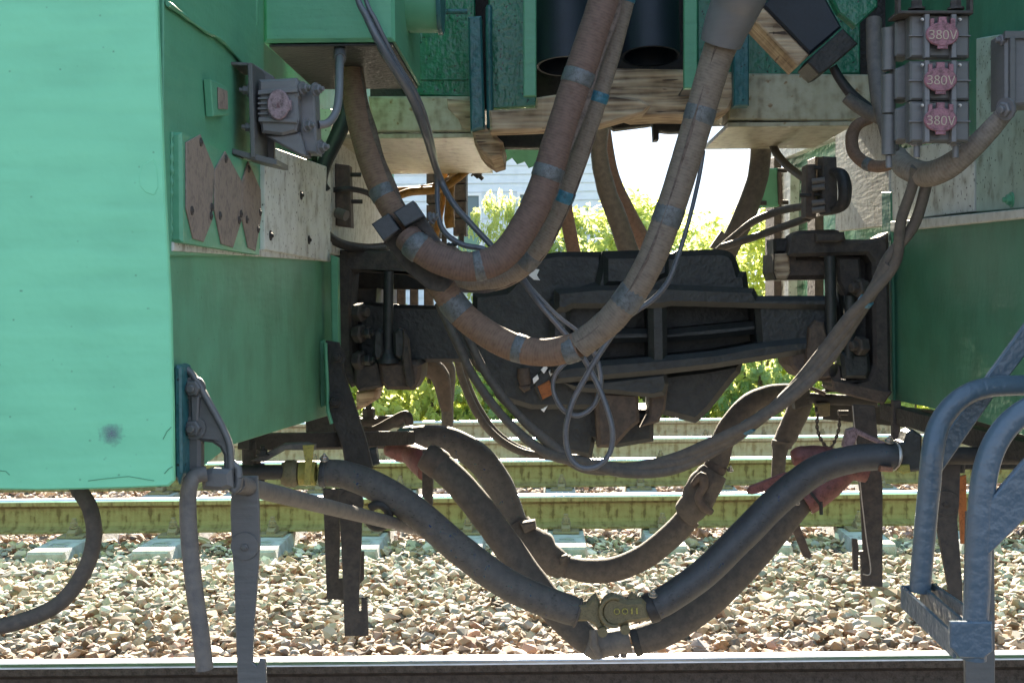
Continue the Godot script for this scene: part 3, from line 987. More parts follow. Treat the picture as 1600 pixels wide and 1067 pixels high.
	tube(st, [P(531, 92, 2.2), P(531, 74, 2.24)], 0.0105, 8)
	build(st, "conduit_nut", M.grey_paint, s)

	# ---- connector block on the end wall, with its cables
	var k := thing("cable_connector", "brown cable connector bolted to the left carriage beside the pale wall", "connector", P(530, 360, 2.95))
	st = mb()
	plate(st, [[522, 255], [545, 258], [548, 355], [524, 352]], 2.92, 0.05, 0.003)
	build(st, "clamp_plate", M.cast_rust, k)
	st = mb()
	plate(st, [[506, 262], [514, 262], [518, 348], [510, 348]], 2.9, 0.06, 0.003)
	build(st, "clamp_plate", M.dark_brown, k)
	for b in [[548, 273], [550, 315]]:
		rod(P(b[0] - 6, b[1], 2.94), P(b[0] + 16, b[1], 2.94), 0.005, "bolt", M.dark, k, 8)
	rod(P(526, 332, 2.88), P(541, 337, 2.87), 0.012, "plug", M.steel_dusty, k, 12)
	for l in [[[508, 300, 2.8, 20], [500, 285, 2.8, 22], [507, 255, 2.82, 24], [530, 205, 2.86, 26], [545, 160, 2.9, 28]], [[502, 330, 2.82, 14], [507, 360, 2.84, 14], [530, 380, 2.9, 15], [570, 388, 3.0, 15], [602, 386, 3.1, 15]], [[520, 297, 2.9, 9], [545, 295, 2.9, 9], [575, 302, 2.95, 9], [590, 318, 2.98, 9]]]:
		hose(l, "lead", M.rubber_black, k, 12)

func lid(parent: Node3D, x: float, y: float, rx: float, ry: float, d: float, m: Material, text: String, cap: float) -> void:
	var st := mb()
	var pts := []
	for k in 22:
		var a := TAU * k / 22
		var q := Vector2(x + cos(a) * rx, y + sin(a) * ry)
		pts.append([q.x, q.y])
	plate(st, pts, d, 0.006, 0.0015)
	if rx > ry:   # wide lids: tab below, hinge teeth above
		plate(st, [[x - 8, y + ry - 3], [x + 8, y + ry - 3], [x + 8, y + ry + 4], [x - 8, y + ry + 4]], d + 0.001, 0.005, 0.0005)
		plate(st, [[x - 19, y - ry + 10], [x - 13, y - ry + 6], [x - 13, y - ry - 6], [x - 19, y - ry - 5]], d + 0.001, 0.006, 0.0005)
		plate(st, [[x + 13, y - ry + 6], [x + 20, y - ry + 10], [x + 20, y - ry - 5], [x + 13, y - ry - 6]], d + 0.001, 0.006, 0.0005)
		plate(st, [[x - 7, y - ry + 4], [x + 7, y - ry + 4], [x + 6, y - ry - 8], [x - 6, y - ry - 8]], d + 0.001, 0.006, 0.0005)
	else:
		plate(st, [[x + rx - 3, y - 7], [x + rx + 3, y - 7], [x + rx + 3, y + 9], [x + rx - 3, y + 9]], d + 0.001, 0.004, 0.0005)
	var lidpart := build(st, "lid", m, parent)
	var tm := TextMesh.new()
	var f := SystemFont.new()
	f.font_names = PackedStringArray(["Droid Sans"])
	tm.font = f
	tm.text = text
	tm.font_size = 24
	tm.depth = 0.0008 / (cap / FOCAL * d / 17.0)
	tm.pixel_size = 1.0
	var o := MeshInstance3D.new()
	o.mesh = tm
	o.material_override = M.lettering if rx > ry else M.pink
	o.name = "lettering"
	lidpart.add_child(o, true)
	var s: float = cap / FOCAL * d / 17.0
	var p := P(x, y + 1, d - 0.0006)
	var turn := 0.0 if rx > ry else -PI / 2
	o.transform = Transform3D(Basis(Vector3(0, 0, 1), turn - 0.03).scaled_local(Vector3(s, s, s * 0.5)), p - world_offset(lidpart))

func smudge_material() -> StandardMaterial3D:
	var im := Image.create(64, 64, false, Image.FORMAT_RGBA8)
	var nz := FastNoiseLite.new()
	nz.seed = 9
	nz.frequency = 0.07
	for y in 64:
		for x in 64:
			var q := Vector2(x - 32, y - 32) / 32.0
			var a := clampf(1.0 - q.length() * (1.1 + 0.5 * nz.get_noise_2d(x, y)), 0, 1)
			a *= 0.75 + 0.4 * nz.get_noise_2d(x * 4, y * 4)
			im.set_pixel(x, y, Color(0.42, 0.42, 0.5, clampf(a * 0.9, 0, 0.7)))
	var m := StandardMaterial3D.new()
	m.albedo_texture = ImageTexture.create_from_image(im)
	m.transparency = BaseMaterial3D.TRANSPARENCY_ALPHA
	m.roughness = 0.7
	m.uv1_triplanar = true
	# one tile covers the smudge: 46 pixels at 1.6 m, laid from its corner
	var w := 46.0 / FOCAL * 1.5985
	m.uv1_scale = Vector3.ONE / w
	var p := P(150, 700, 1.5985)
	m.uv1_offset = Vector3(-p.x / w, -p.y / w, 0)
	return m

# ---------------------------------------------------------------- right carriage
const XR := 0.80
func right_carriage() -> void:
	var c := thing("carriage", "dark green rail carriage on the right behind the 380V sockets", "carriage", Vector3(2.6, 0.84, -3.1))
	var st := mb()
	box(st, Vector3(0.85, 0.93, -4.6), Vector3(4.9, 4.2, -1.62), 0.01)
	build(st, "body", M.green_dull, c)
	st = mb()
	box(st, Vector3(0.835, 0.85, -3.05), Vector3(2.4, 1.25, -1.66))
	build(st, "lower_body", M.green_deep, c)
	# lower panel
	st = mb()
	end_plate(st, [[1388, 352], [1394, 624], [1454, 637], [1540, 662], [1760, 730], [1760, 300]], XR, 0.03, 1.0)
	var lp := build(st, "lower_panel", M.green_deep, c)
	st = mb()
	end_plate(st, [[1378, 300], [1384, 620], [1396, 628], [1392, 300]], XR - 0.006, 0.03, 1.0)
	build(st, "corner_strip", M.green_deep, lp)
	# pale panels and the chipped ledge
	st = mb()
	end_plate(st, [[1306, 150], [1306, 362], [1390, 352], [1390, 120]], XR - 0.004, 0.02, 1.0)
	build(st, "pale_panel", M.pale_dirty, c)
	st = mb()
	end_plate(st, [[1393, 235], [1393, 345], [1523, 330], [1523, 215]], XR - 0.002, 0.02, 1.0)
	build(st, "pale_panel", M.pale, c)
	st = mb()
	end_plate(st, [[1526, 60], [1526, 331], [1760, 310], [1760, 20]], XR - 0.004, 0.02, 1.0)
	var gp := build(st, "green_panel", M.pale_green, c)
	bolt(gp, Q(1582, 312, XR - 0.004), Vector3(-1, 0, 0), 0.009, 0.01, M.green)
	st = mb()
	end_plate(st, [[1392, 346], [1392, 362], [1760, 324], [1760, 311]], XR - 0.02, 0.04, 1.0)
	build(st, "ledge", M.pale_dirty, c)
	st = mb()
	end_plate(st, [[1335, -200], [1335, 160], [1524, 214], [1760, 200], [1760, -200]], XR + 0.004, 0.03, 1.0)
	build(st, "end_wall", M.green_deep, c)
	# far part of the end, with uprights that the sun shines past
	st = mb()
	end_plate(st, [[1196, 262], [1196, 470], [1232, 470], [1236, 262]], XR, 0.03, 1.0)
	build(st, "far_panel", M.pale, c)
	for q in [[1196, 1210], [1262, 1274]]:
		st = mb()
		end_plate(st, [[q[0], 250], [q[0], 500], [q[1], 500], [q[1], 245]], XR - 0.03, 0.025, 1.0)
		build(st, "upright", M.cast_rust, c)
	st = mb()
	end_plate(st, [[1200, 60], [1200, 258], [1304, 215], [1304, 40]], XR, 0.03, 1.0)
	build(st, "far_panel", M.pale, c)
	# carrying beam of the step
	st = mb()
	bar(st, P(1385, 642, 3.0), P(1760, 748, 2.0), 0.03, 0.035)
	bar(st, P(1290, 640, 3.3), P(1640, 672, 3.05), 0.04, 0.045)
	build(st, "under_beam", M.dark, c)
	st = mb()
	plate(st, [[1396, 626], [1409, 626], [1407, 690], [1396, 690]], 2.9, 0.02)
	build(st, "hanger", M.dark_brown, c)

	# ---- stack of three sockets
	var names := ["topmost", "middle", "lowest"]
	var tops := [22, 95, 158]
	var bots := [89, 156, 221]
	for i in 3:
		var y0: float = tops[i]
		var y1: float = bots[i]
		var s := thing("power_socket", "%s of three grey 380V sockets stacked on the right, pink lid" % names[i], "socket", P(1460, y1, 2.02), "380V sockets")
		st = mb()
		plate(st, [[1423, y1], [1516, y1], [1516, y0], [1423, y0]], 2.0, 0.03, 0.003)
		build(st, "housing", M.grey_paint, s)
		st = mb()    # side flank stepping back to the hinge column
		plate(st, [[1400, y1 - 2], [1424, y1 - 1], [1424, y0 + 2], [1400, y0 + 12]], 2.03, 0.05, 0.003)
		build(st, "flank", M.grey_paint, s)
		st = mb()
		for x in [[1446, 1454], [1488, 1496]]:
			plate(st, [[x[0], y1 + 1], [x[1], y1 + 1], [x[1], y0 - 1], [x[0], y0 - 1]], 1.987, 0.014, 0.001)
		build(st, "ribs", M.grey_light, s)
		var ym := (y0 + y1) * 0.5
		st = mb()
		plate(st, [[1421, ym + 1], [1518, ym + 1], [1518, ym - 1], [1421, ym - 1]], 1.996, 0.006, 0.0005)
		build(st, "seam", M.grey_light, s)
		var cx: float = [1474, 1471, 1471][i]
		var cy: float = [53, 124, 187][i]
		lid(s, cx, cy, 26, 19, 1.982, M.pink, "380V", 14.0)
		for x in [1441, 1500]: bolt(s, P(x, cy - 22, 1.992), Vector3(0, 0, 1), 0.0028, 0.004, M.zinc, "screw", false)
		st = mb()
		tube(st, [P(1389, y0 + 22, 2.05), P(1389, y1 + 21, 2.05)], 0.0108, 16)
		build(st, "hinge_barrel", M.grey_paint, s)
	var b := thing("socket_bracket", "dark flat bar bracket bolted above the 380V sockets", "bracket", P(1460, 20, 2.02))
	st = mb()
	plate(st, [[1404, 16], [1522, 16], [1522, 21], [1404, 21]], 1.985, 0.06, 0.001)
	plate(st, [[1404, -30], [1409, -30], [1409, 17], [1404, 17]], 1.985, 0.02, 0.001)
	plate(st, [[1517, -30], [1522, -30], [1522, 17], [1517, 17]], 1.985, 0.02, 0.001)
	build(st, "flat_bar", M.dark_brown, b)
	for x in [1433, 1494]:
		rod(P(x, 224, 2.02), P(x, 246, 2.02), 0.005, "stud", M.grey_light, b, 10)
		bolt(b, P(x, 222, 2.02), Vector3(0, -1, 0), 0.009, 0.006, M.grey_light, "nut")
		bolt(b, P(x, 15, 2.01), Vector3(0, 1, 0), 0.009, 0.014, M.dark_brown, "nut")
	rod(P(1389, 243, 2.05), P(1390, 262, 2.05), 0.005, "stud", M.grey_light, b, 10)

	# ---- socket cut by the right edge
	var s2 := thing("power_socket", "grey socket cut off by the right edge with a thick brown cable below", "socket", P(1590, 190, 2.0))
	st = mb()
	plate(st, [[1572, 50], [1680, 50], [1680, 160], [1598, 164], [1572, 166]], 2.0, 0.07, 0.004)
	build(st, "housing", M.grey_light, s2)
	st = mb()
	plate(st, [[1580, 58], [1588, 58], [1588, 160], [1580, 160]], 1.99, 0.012, 0.001)
	plate(st, [[1572, 48], [1690, 48], [1690, 60], [1572, 60]], 1.993, 0.01, 0.001)
	build(st, "ribs", M.grey_paint, s2)
	bolt(s2, P(1574, 63, 2.01), Vector3(-1, 0, 0.2), 0.009, 0.012, M.grey_light)
	bolt(s2, P(1574, 170, 2.0), Vector3(-1, -0.2, 0.6), 0.012, 0.01, M.grey_light)
	hose([[1580, 166, 2.02, 24], [1555, 195, 2.03, 30], [1520, 232, 2.05, 34], [1480, 262, 2.08, 40], [1448, 272, 2.12, 40], [1418, 262, 2.16, 38], [1402, 245, 2.22, 34]], "cable", M.wound_grey, s2, 16, 0.06)
	# ---- cables by the socket stack
	var g1 := hose([[1366, 30, 2.3, 24], [1368, 90, 2.28, 26], [1375, 150, 2.25, 28], [1388, 205, 2.22, 26], [1396, 240, 2.2, 22]], "thick_cable", M.cable)
	metas(g1, "thick grey cable hanging left of the 380V socket stack", "cable")
	var g2 := hose([[1362, 186, 2.5, 14], [1342, 194, 2.5, 18], [1332, 212, 2.5, 20], [1335, 238, 2.48, 20], [1355, 256, 2.45, 20], [1380, 260, 2.42, 18], [1400, 252, 2.4, 18]], "looped_cable", M.wound_brown)
	metas(g2, "short brown cable loop in front of the pale wall", "cable")
	sleeve([[1362, 186, 2.5, 14], [1342, 194, 2.5, 18], [1332, 212, 2.5, 20], [1335, 238, 2.48, 20], [1355, 256, 2.45, 20], [1380, 260, 2.42, 18], [1400, 252, 2.4, 18]], 0.66, 0.72, 0.001, "tape", M.tape, g2)
	# ---- connector clamp
	var k := thing("cable_connector", "brown two plate cable connector with a black handle on the right carriage", "connector", P(1290, 340, 2.95))
	st = mb()
	plate(st, [[1261, 257], [1276, 256], [1276, 341], [1260, 339]], 2.95, 0.06, 0.003)
	build(st, "clamp_plate", M.cast_rust, k)
	st = mb()
	plate(st, [[1287, 244], [1308, 245], [1310, 333], [1284, 336]], 2.92, 0.06, 0.003)
	build(st, "clamp_plate", M.dark_brown, k)
	for y in [284, 294, 318, 329]: rod(P(1270, y, 2.93), P(1290, y - 3, 2.92), 0.0075, "lead_end", M.steel_dusty, k, 10)
	for p in [[1250, 305, 1268], [1272, 262, 1292], [1272, 304, 1290]]: rod(P(p[0], p[1], 2.94), P(p[2], p[1], 2.94), 0.0045, "bolt", M.dark, k, 8)
	hose([[1302, 268, 2.9, 14], [1316, 274, 2.87, 20], [1321, 295, 2.86, 22], [1318, 318, 2.87, 20], [1304, 328, 2.9, 14]], "handle", M.rubber_black, k)
	# far connector
	var k2 := thing("cable_connector", "olive far cable connector behind the hanging thick cable", "connector", P(1200, 325, 3.9))
	st = mb()
	plate(st, [[1188, 264], [1216, 262], [1218, 322], [1187, 324]], 3.9, 0.05, 0.004)
	build(st, "clamp_plate", M.green_dull, k2)
	st = mb()
	plate(st, [[1217, 268], [1222, 268], [1224, 318], [1218, 318]], 3.88, 0.05, 0.002)
	build(st, "clamp_plate", M.cast_rust, k2)
	for p in [[1216, 266], [1218, 316], [1184, 317]]: rod(P(p[0], p[1], 3.9), P(p[0] + 14, p[1], 3.9), 0.007, "bolt", M.dark, k2, 8)

# ---------------------------------------------------------------- crossing between the carriage ends, above the couplers
func crossing() -> void:
	var st := mb()
	# left cream beam and its soffit belong to the left carriage's end frame
	var f := thing("gangway_support", "cream and green gangway support of the left carriage above the hoses", "frame", P(660, 208, 2.95))
	st = mb()
	plate(st, [[575, 150], [736, 150], [736, 206], [582, 206]], 2.93, 0.12, 0.004)
	var cb := build(st, "cream_beam", M.cream, f)
	st = mb()
	plate(st, [[698, 154], [737, 158], [737, 203], [722, 200], [716, 186], [700, 170]], 2.927, 0.004, 0.001)
	build(st, "bare_wood", M.wood, cb)
	st = mb()
	var a := P(586, 208, 2.93)
	var b := P(748, 208, 2.93)
	box(st, Vector3(a.x - 0.25, a.y - 0.012, -3.75), Vector3(b.x, a.y - 0.002, -2.93), 0.001)
	build(st, "soffit", M.cream, f)
	st = mb()
	plate(st, [[646, -420], [742, -420], [742, 152], [646, 148]], 2.97, 0.03, 0.003)
	plate(st, [[650, 122], [730, 122], [730, 125], [650, 125]], 2.965, 0.006, 0.001)
	build(st, "green_plate", M.green_thick, f)
	st = mb()
	plate(st, [[762, -420], [838, -420], [838, 166], [764, 170]], 2.9, 0.04, 0.003)
	build(st, "green_plate", M.green_thick, f)
	st = mb()
	plate(st, [[731, 26], [752, 24], [757, 200], [735, 205]], 2.84, 0.05, 0.004)
	build(st, "teal_post", M.teal, f)
	st = mb()
	tube(st, [P(764, 8, 2.82), P(764, 12, 2.82), P(764, 60, 2.84), P(766, 200, 2.86)], [0.005, 0.0075, 0.0075, 0.0075], 12)
	build(st, "teal_post", M.teal, f)
	rod(P(690, 18, 2.9), P(730, 18, 2.9), 0.006, "teal_rod", M.teal, f)
	st = mb()
	plate(st, [[632, 60], [648, 60], [650, 140], [640, 134]], 2.75, 0.03, 0.003)
	build(st, "teal_post", M.teal, f)
	st = mb()   # added dark block: fills the gap behind the pipes, keeps the sun out
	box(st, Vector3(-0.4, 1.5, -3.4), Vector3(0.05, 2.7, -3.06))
	build(st, "added_backing", M.dark, f)

	var g := thing("gangway_support", "cream and green gangway support of the right carriage beside the black box", "frame", P(1240, 190, 2.95))
	st = mb()
	plate(st, [[1142, 114], [1362, 116], [1362, 186], [1300, 189], [1138, 187]], 2.93, 0.1, 0.004)
	build(st, "cream_beam", M.cream, g)
	st = mb()
	a = P(1138, 190, 2.93)
	b = P(1312, 190, 2.93)
	box(st, Vector3(a.x, a.y - 0.012, -3.36), Vector3(b.x + 0.03, a.y - 0.002, -2.93), 0.001)
	build(st, "soffit", M.cream, g)
	st = mb()
	plate(st, [[1090, -420], [1345, -420], [1345, 115], [1090, 118]], 2.97, 0.03, 0.003)
	build(st, "green_plate", M.green_thick, g)
	st = mb()
	plate(st, [[1146, -420], [1171, -420], [1171, 165], [1147, 166]], 2.84, 0.04, 0.003)
	build(st, "teal_post", M.teal, g)
	st = mb()
	plate(st, [[1270, -60], [1372, -80], [1372, 10], [1338, 42], [1312, 20]], 2.6, 0.03, 0.003)
	build(st, "gusset", M.green_thick, g)
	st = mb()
	box(st, Vector3(0.03, 1.5, -3.39), Vector3(0.83, 2.69, -3.07))  # added dark block closing the right half of the gap against the sun
	build(st, "added_backing", M.dark, g)
	# two light flats carrying the pipes
	for q in [[818, 838, 150, "light green flat bar left of the black pipes"], [1069, 1090, 138, "light green flat bar right of the black pipes"]]:
		st = mb()
		plate(st, [[q[0], -420], [q[1], -420], [q[1], q[2]], [q[0], q[2]]], 2.72, 0.02, 0.002)
		var o := build(st, "flat_bar", M.bright_green)
		metas(o, q[3], "bar", "flat bars beside the black pipes")
	st = mb()
	plate(st, [[1068, 136], [1086, 134], [1086, 139], [1068, 139]], 2.742, 0.1, 0.001)
	var blk := build(st, "rubber_foot", M.rubber_black)
	metas(blk, "black rubber block at the foot of the right light green bar", "block")
	# hollow pipes
	for q in [[887, 104, 49, 0.1, "left of the two hollow black pipes hanging at the top"], [1017, 88, 46, 0.12, "right of the two hollow black pipes hanging at the top"]]:
		var r: float = q[2] / FOCAL * 2.86
		var foot := P(q[0], q[1], 2.86)
		var up := Vector3(0.0, 1.0, -q[3] * 1.5).normalized()
		st = mb()
		lathe(st, [[r - 0.006, 0.8], [r - 0.006, 0.0], [r, 0.0], [r, 0.8], [r - 0.006, 0.8]], foot, up, 40)
		var o2 := build(st, "hollow_pipe", M.black_box)
		metas(o2, q[4], "pipe", "black pipes at the top")
	# timber
	st = mb()
	plate(st, [[764, 172], [800, 170], [836, 168], [838, 152], [870, 147], [905, 150], [960, 148], [1000, 154], [1018, 164], [1006, 177], [975, 186], [940, 196], [880, 199], [850, 203], [800, 205], [766, 206]], 2.78, 0.07, 0.005)
	var w := build(st, "timber_plank", M.wood)
	metas(w, "weathered timber plank with a splintered right tip", "plank")
	st = mb()
	plate(st, [[945, 106], [1000, 107], [1068, 108], [1146, 112], [1150, 150], [1140, 172], [1118, 183], [1040, 182], [990, 184], [950, 170]], 2.87, 0.12, 0.006)
	w = build(st, "timber_plank", M.wood)
	metas(w, "brown timber plank under the right black pipe", "plank")
	st = mb()
	plate(st, [[737, 204], [760, 194], [778, 214], [786, 222], [784, 244], [768, 249], [752, 238], [742, 226]], 2.86, 0.3, 0.006)
	w = build(st, "timber_end", M.wood)
	metas(w, "rough timber block end below the teal post", "timber")
	var ib := thing("iron_bracket", "black iron bracket pieces along the underside of the timber planks", "bracket", P(900, 206, 3.05))
	for q in [[[770, 205], [850, 203], [852, 231], [786, 230]], [[1020, 182], [1082, 180], [1080, 205], [1046, 206], [1030, 204], [1030, 218], [1022, 219]], [[946, 190], [1020, 178], [1016, 195], [960, 202]]]:
		st = mb()
		plate(st, q, 3.05, 0.05, 0.003)
		build(st, "flange", M.dark, ib)
	st = mb()
	plate(st, [[782, 228], [850, 226], [852, 268], [842, 270], [836, 258], [826, 262], [820, 252], [808, 256], [800, 246], [790, 252]], 3.9, 0.02, 0.002)
	w = build(st, "torn_flap", M.green_dull)
	metas(w, "ragged olive flap hanging under the timber", "flap")
	# black box with its wooden side
	var bb := thing("equipment_box", "tilted navy black box with a wooden side at the top right", "box", P(1260, 110, 2.4))
	st = mb()
	plate(st, [[1193, 8], [1235, -45], [1260, -60], [1316, 42], [1266, 84]], 2.38, 0.16, 0.004)
	build(st, "shell", M.black_box, bb)
	st = mb()
	plate(st, [[1176, 28], [1192, 9], [1265, 85], [1248, 103]], 2.385, 0.1, 0.003)
	build(st, "wooden_side", M.wood, bb)
	st = mb()
	plate(st, [[1263, 98], [1273, 84], [1318, 44], [1342, 68], [1290, 112], [1280, 116], [1274, 110]], 2.36, 0.1, 0.003)
	build(st, "end_cap", M.dark, bb)
	hose([[1302, 104, 2.4, 14], [1312, 122, 2.4, 15], [1330, 146, 2.4, 17], [1352, 166, 2.4, 19], [1375, 182, 2.4, 19]], "lead", M.rubber_black, bb, 12)
	hose([[1322, 152, 2.38, 17], [1338, 164, 2.38, 21], [1358, 176, 2.38, 22], [1380, 186, 2.38, 21]], "lead", M.cable, bb, 12)

# ---------------------------------------------------------------- couplers and their carriers
func couplers() -> void:
	var st := mb()
	var l := thing("coupler", "left half of the black cast automatic coupler, flat faced with white paint chips", "coupler", P(800, 700, 3.1))
	plate(st, [[560, 470], [612, 476], [692, 478], [738, 474], [742, 452], [800, 440], [850, 470], [850, 600], [800, 610], [745, 580], [735, 566], [640, 566], [560, 570]], 3.07, 0.16, 0.008)
	build(st, "shank", M.cast, l)
	st = mb()
	plate(st, [[738, 458], [790, 452], [842, 398], [872, 393], [940, 393], [944, 396], [944, 640], [880, 640], [830, 640], [790, 628], [752, 580], [738, 560]], 3.02, 0.24, 0.012)
	build(st, "head", M.cast, l)
	st = mb()
	plate(st, [[760, 590], [820, 570], [900, 575], [960, 590], [970, 640], [1022, 640], [1022, 690], [965, 700], [930, 690], [925, 716], [880, 706], [846, 690], [808, 656], [775, 622]], 3.08, 0.2, 0.01)
	build(st, "guard_arm", M.cast, l)
	st = mb()
	plate(st, [[836, 590], [848, 574], [874, 588], [868, 612], [846, 628], [834, 604]], 3.0, 0.05, 0.004)
	build(st, "lock_lug", M.cast, l)
	st = mb()
	plate(st, [[840, 604], [858, 594], [866, 606], [864, 616], [848, 624]], 2.996, 0.012, 0.002)
	build(st, "bare_spot", M.orange, l)
	st = mb()
	tube(st, [P(818, 575, 3.0), P(819, 590, 3.0), P(821, 601, 3.0)], [0.014, 0.015, 0.013], 12)
	tube(st, [P(812, 602, 3.0), P(820, 606, 3.0), P(828, 604, 3.0)], [0.005, 0.011, 0.006], 10)
	build(st, "toggle", M.cast_rust, l)

	for q in [[[826, 430], [834, 420], [843, 421], [839, 430], [844, 438], [834, 437]], [[845, 578], [852, 570], [856, 575], [850, 584]], [[857, 580], [863, 574], [866, 582], [860, 588]], [[832, 592], [840, 585], [842, 592], [834, 600]], [[845, 640], [856, 634], [850, 644]]]:
		st = mb()
		plate(st, q, 2.993 if q[0][1] > 500 else 3.017, 0.01, 0.0005)
		build(st, "paint_chip", M.white_frame, l)
	var r := thing("coupler", "right half of the black cast automatic coupler with ribbed pockets", "coupler", P(1060, 690, 3.1))
	st = mb()   # upper block of the head
	plate(st, [[940, 396], [942, 392], [1020, 390], [1050, 396], [1060, 391], [1120, 389], [1134, 390], [1145, 395], [1152, 404], [1155, 414], [1158, 424], [1168, 424], [1172, 452], [1182, 462], [1182, 476], [866, 476], [866, 462], [930, 440]], 3.0, 0.26, 0.014)
	build(st, "head", M.cast, r)
	st = mb()   # bottom of the pockets, and the shank
	plate(st, [[866, 468], [1300, 465], [1300, 545], [1190, 560], [1090, 578], [990, 590], [880, 598]], 3.12, 0.12, 0.008)
	build(st, "shank", M.cast, r)
	st = mb()
	plate(st, [[944, 398], [1046, 396], [1046, 430], [1010, 446], [944, 446]], 2.985, 0.03, 0.01)
	build(st, "face_pad", M.cast, r)
	# frame of ribs round the pockets: top, middle, bottom, uprights
	var ribs := [[[866, 452], [930, 446], [1040, 444], [1180, 450], [1186, 462], [1300, 462], [1300, 484], [1190, 482], [1050, 478], [1036, 481], [1018, 482], [896, 482], [884, 488], [866, 488]], [[884, 515], [1018, 513], [1040, 515], [1110, 508], [1196, 500], [1200, 520], [1110, 530], [1040, 535], [1016, 535], [884, 538]], [[862, 576], [890, 568], [1016, 558], [1042, 556], [1120, 548], [1196, 534], [1300, 524], [1300, 546], [1200, 563], [1110, 577], [1030, 586], [940, 594], [866, 600]], [[1013, 470], [1043, 470], [1044, 576], [1015, 578]], [[858, 470], [892, 476], [890, 578], [860, 584]], [[1180, 472], [1300, 464], [1300, 542], [1186, 552]]]
	for i in ribs.size():
		st = mb()
		plate(st, ribs[i], (2.95 if i != 1 else 2.995) + 0.004 * i, 0.15 - 0.005 * i, 0.012)
		build(st, "rib", M.cast, r)
	st = mb()
	plate(st, [[880, 598], [960, 590], [1042, 580], [1046, 600], [1040, 618], [1020, 622], [960, 616], [900, 612]], 2.97, 0.2, 0.01)
	build(st, "lower_lip", M.cast, r)
	st = mb()
	plate(st, [[1030, 582], [1100, 574], [1164, 562], [1158, 584], [1150, 592], [1112, 640], [1096, 656], [1088, 662], [1060, 655], [1040, 650], [1016, 640], [1016, 600]], 3.06, 0.16, 0.014)
	build(st, "guard_lobe", M.cast, r)
	st = mb()
	plate(st, [[930, 612], [998, 614], [1000, 660], [985, 672], [960, 700], [934, 700]], 2.99, 0.12, 0.008)
	plate(st, [[1016, 612], [1044, 606], [1040, 640], [1030, 660], [1000, 668], [1014, 650]], 3.0, 0.1, 0.006)
	build(st, "lock_case", M.cast_rust, r)

	# left carrier
	var a := thing("coupler_carrier", "dark cast coupler carrier with a hanger rod on the left carriage", "bracket", P(590, 610, 3.0))
	st = mb()
	plate(st, [[517, 390], [640, 392], [640, 418], [690, 430], [690, 455], [630, 428], [550, 424], [548, 470], [550, 560], [560, 600], [548, 606], [532, 580], [520, 540]], 2.98, 0.12, 0.006)
	build(st, "frame", M.dark_brown, a)
	st = mb()
	plate(st, [[548, 424], [700, 424], [700, 452], [548, 452]], 3.2, 0.1, 0.004)
	plate(st, [[548, 450], [588, 450], [584, 520], [548, 600]], 3.12, 0.1, 0.004)
	build(st, "back_plate", M.dark, a)
	rod(P(607, 424, 2.97), P(606, 556, 2.97), 0.0115, "hanger_rod", M.cast, a, 18)
	st = mb()
	lathe(st, [[0, -0.002], [0.026, -0.002], [0.024, 0.008], [0.014, 0.02], [0.012, 0.03], [0, 0.03]], P(606, 566, 2.97), Vector3.UP, 18)
	build(st, "rod_foot", M.cast, a)
	for q in [[[583, 540], [584, 520], [590, 514], [597, 520], [598, 550], [595, 560], [587, 562], [583, 555]], [[615, 520], [622, 513], [630, 515], [634, 530], [632, 556], [624, 560], [616, 556]]]:
		st = mb()
		plate(st, q, 2.95, 0.05, 0.004)
		build(st, "hanger_ear", M.cast, a)
	st = mb()
	plate(st, [[590, 566], [650, 564], [658, 570], [656, 592], [646, 610], [604, 609], [594, 598]], 2.96, 0.18, 0.008)
	build(st, "carrier_beam", M.cast_rust, a)
	st = mb()
	plate(st, [[630, 516], [638, 530], [642, 570], [648, 600], [642, 609], [634, 600], [628, 560]], 2.94, 0.03, 0.003)
	build(st, "side_cheek", M.dark_brown, a)
	st = mb()
	plate(st, [[553, 572], [588, 566], [596, 605], [560, 612], [553, 600]], 2.96, 0.12, 0.006)
	build(st, "block", M.dark_brown, a)
	st = mb()
	plate(st, [[556, 612], [592, 604], [586, 626], [570, 636], [556, 642]], 3.1, 0.1, 0.006)
	build(st, "wear_block", M.wood, a)
	for y in [488, 521, 563]:
		bolt(a, P(555, y, 2.97), Vector3(1, 0, 0.5), 0.022, 0.022, M.dark_brown, "nut", false)
	for y in [520, 562]: bolt(a, P(572, y, 2.95), Vector3(1, 0, 0.4), 0.013, 0.012, M.cast, "nut", false)

	# right carrier
	var b := thing("coupler_carrier", "dark cast coupler carrier with a lit knob on the right carriage", "bracket", P(1320, 620, 3.0))
	st = mb()
	plate(st, [[1240, 366], [1250, 360], [1304, 358], [1312, 360], [1324, 374], [1355, 374], [1376, 370], [1390, 362], [1394, 612], [1380, 630], [1300, 604], [1302, 596], [1340, 594], [1358, 590], [1366, 570], [1364, 410], [1356, 398], [1240, 401], [1234, 398]], 2.96, 0.1, 0.008)
	build(st, "frame", M.dark_brown, b)
	st = mb()
	plate(st, [[1276, 364], [1320, 362], [1322, 374], [1312, 378], [1276, 378]], 2.94, 0.03, 0.004)
	build(st, "cap_lug", M.dark_brown, b)
	st = mb()
	plate(st, [[1210, 396], [1234, 394], [1240, 372], [1250, 400], [1300, 402], [1300, 436], [1240, 437], [1214, 437], [1209, 425]], 3.0, 0.16, 0.01)
	build(st, "knob", M.cast_rust, b)
	st = mb()
	plate(st, [[1212, 397], [1233, 395], [1236, 425], [1230, 437], [1215, 436], [1211, 424]], 2.994, 0.01, 0.003)  # sunlight on the knob's end is put in as pale wood colour
	build(st, "knob_face", M.wood, b)
	st = mb()
	plate(st, [[1209, 373], [1240, 371], [1236, 390], [1230, 396], [1210, 396]], 3.02, 0.1, 0.006)  # dark plate put in for the shade of the opening above the knob
	build(st, "dark_opening", M.dark, b)
	st = mb()
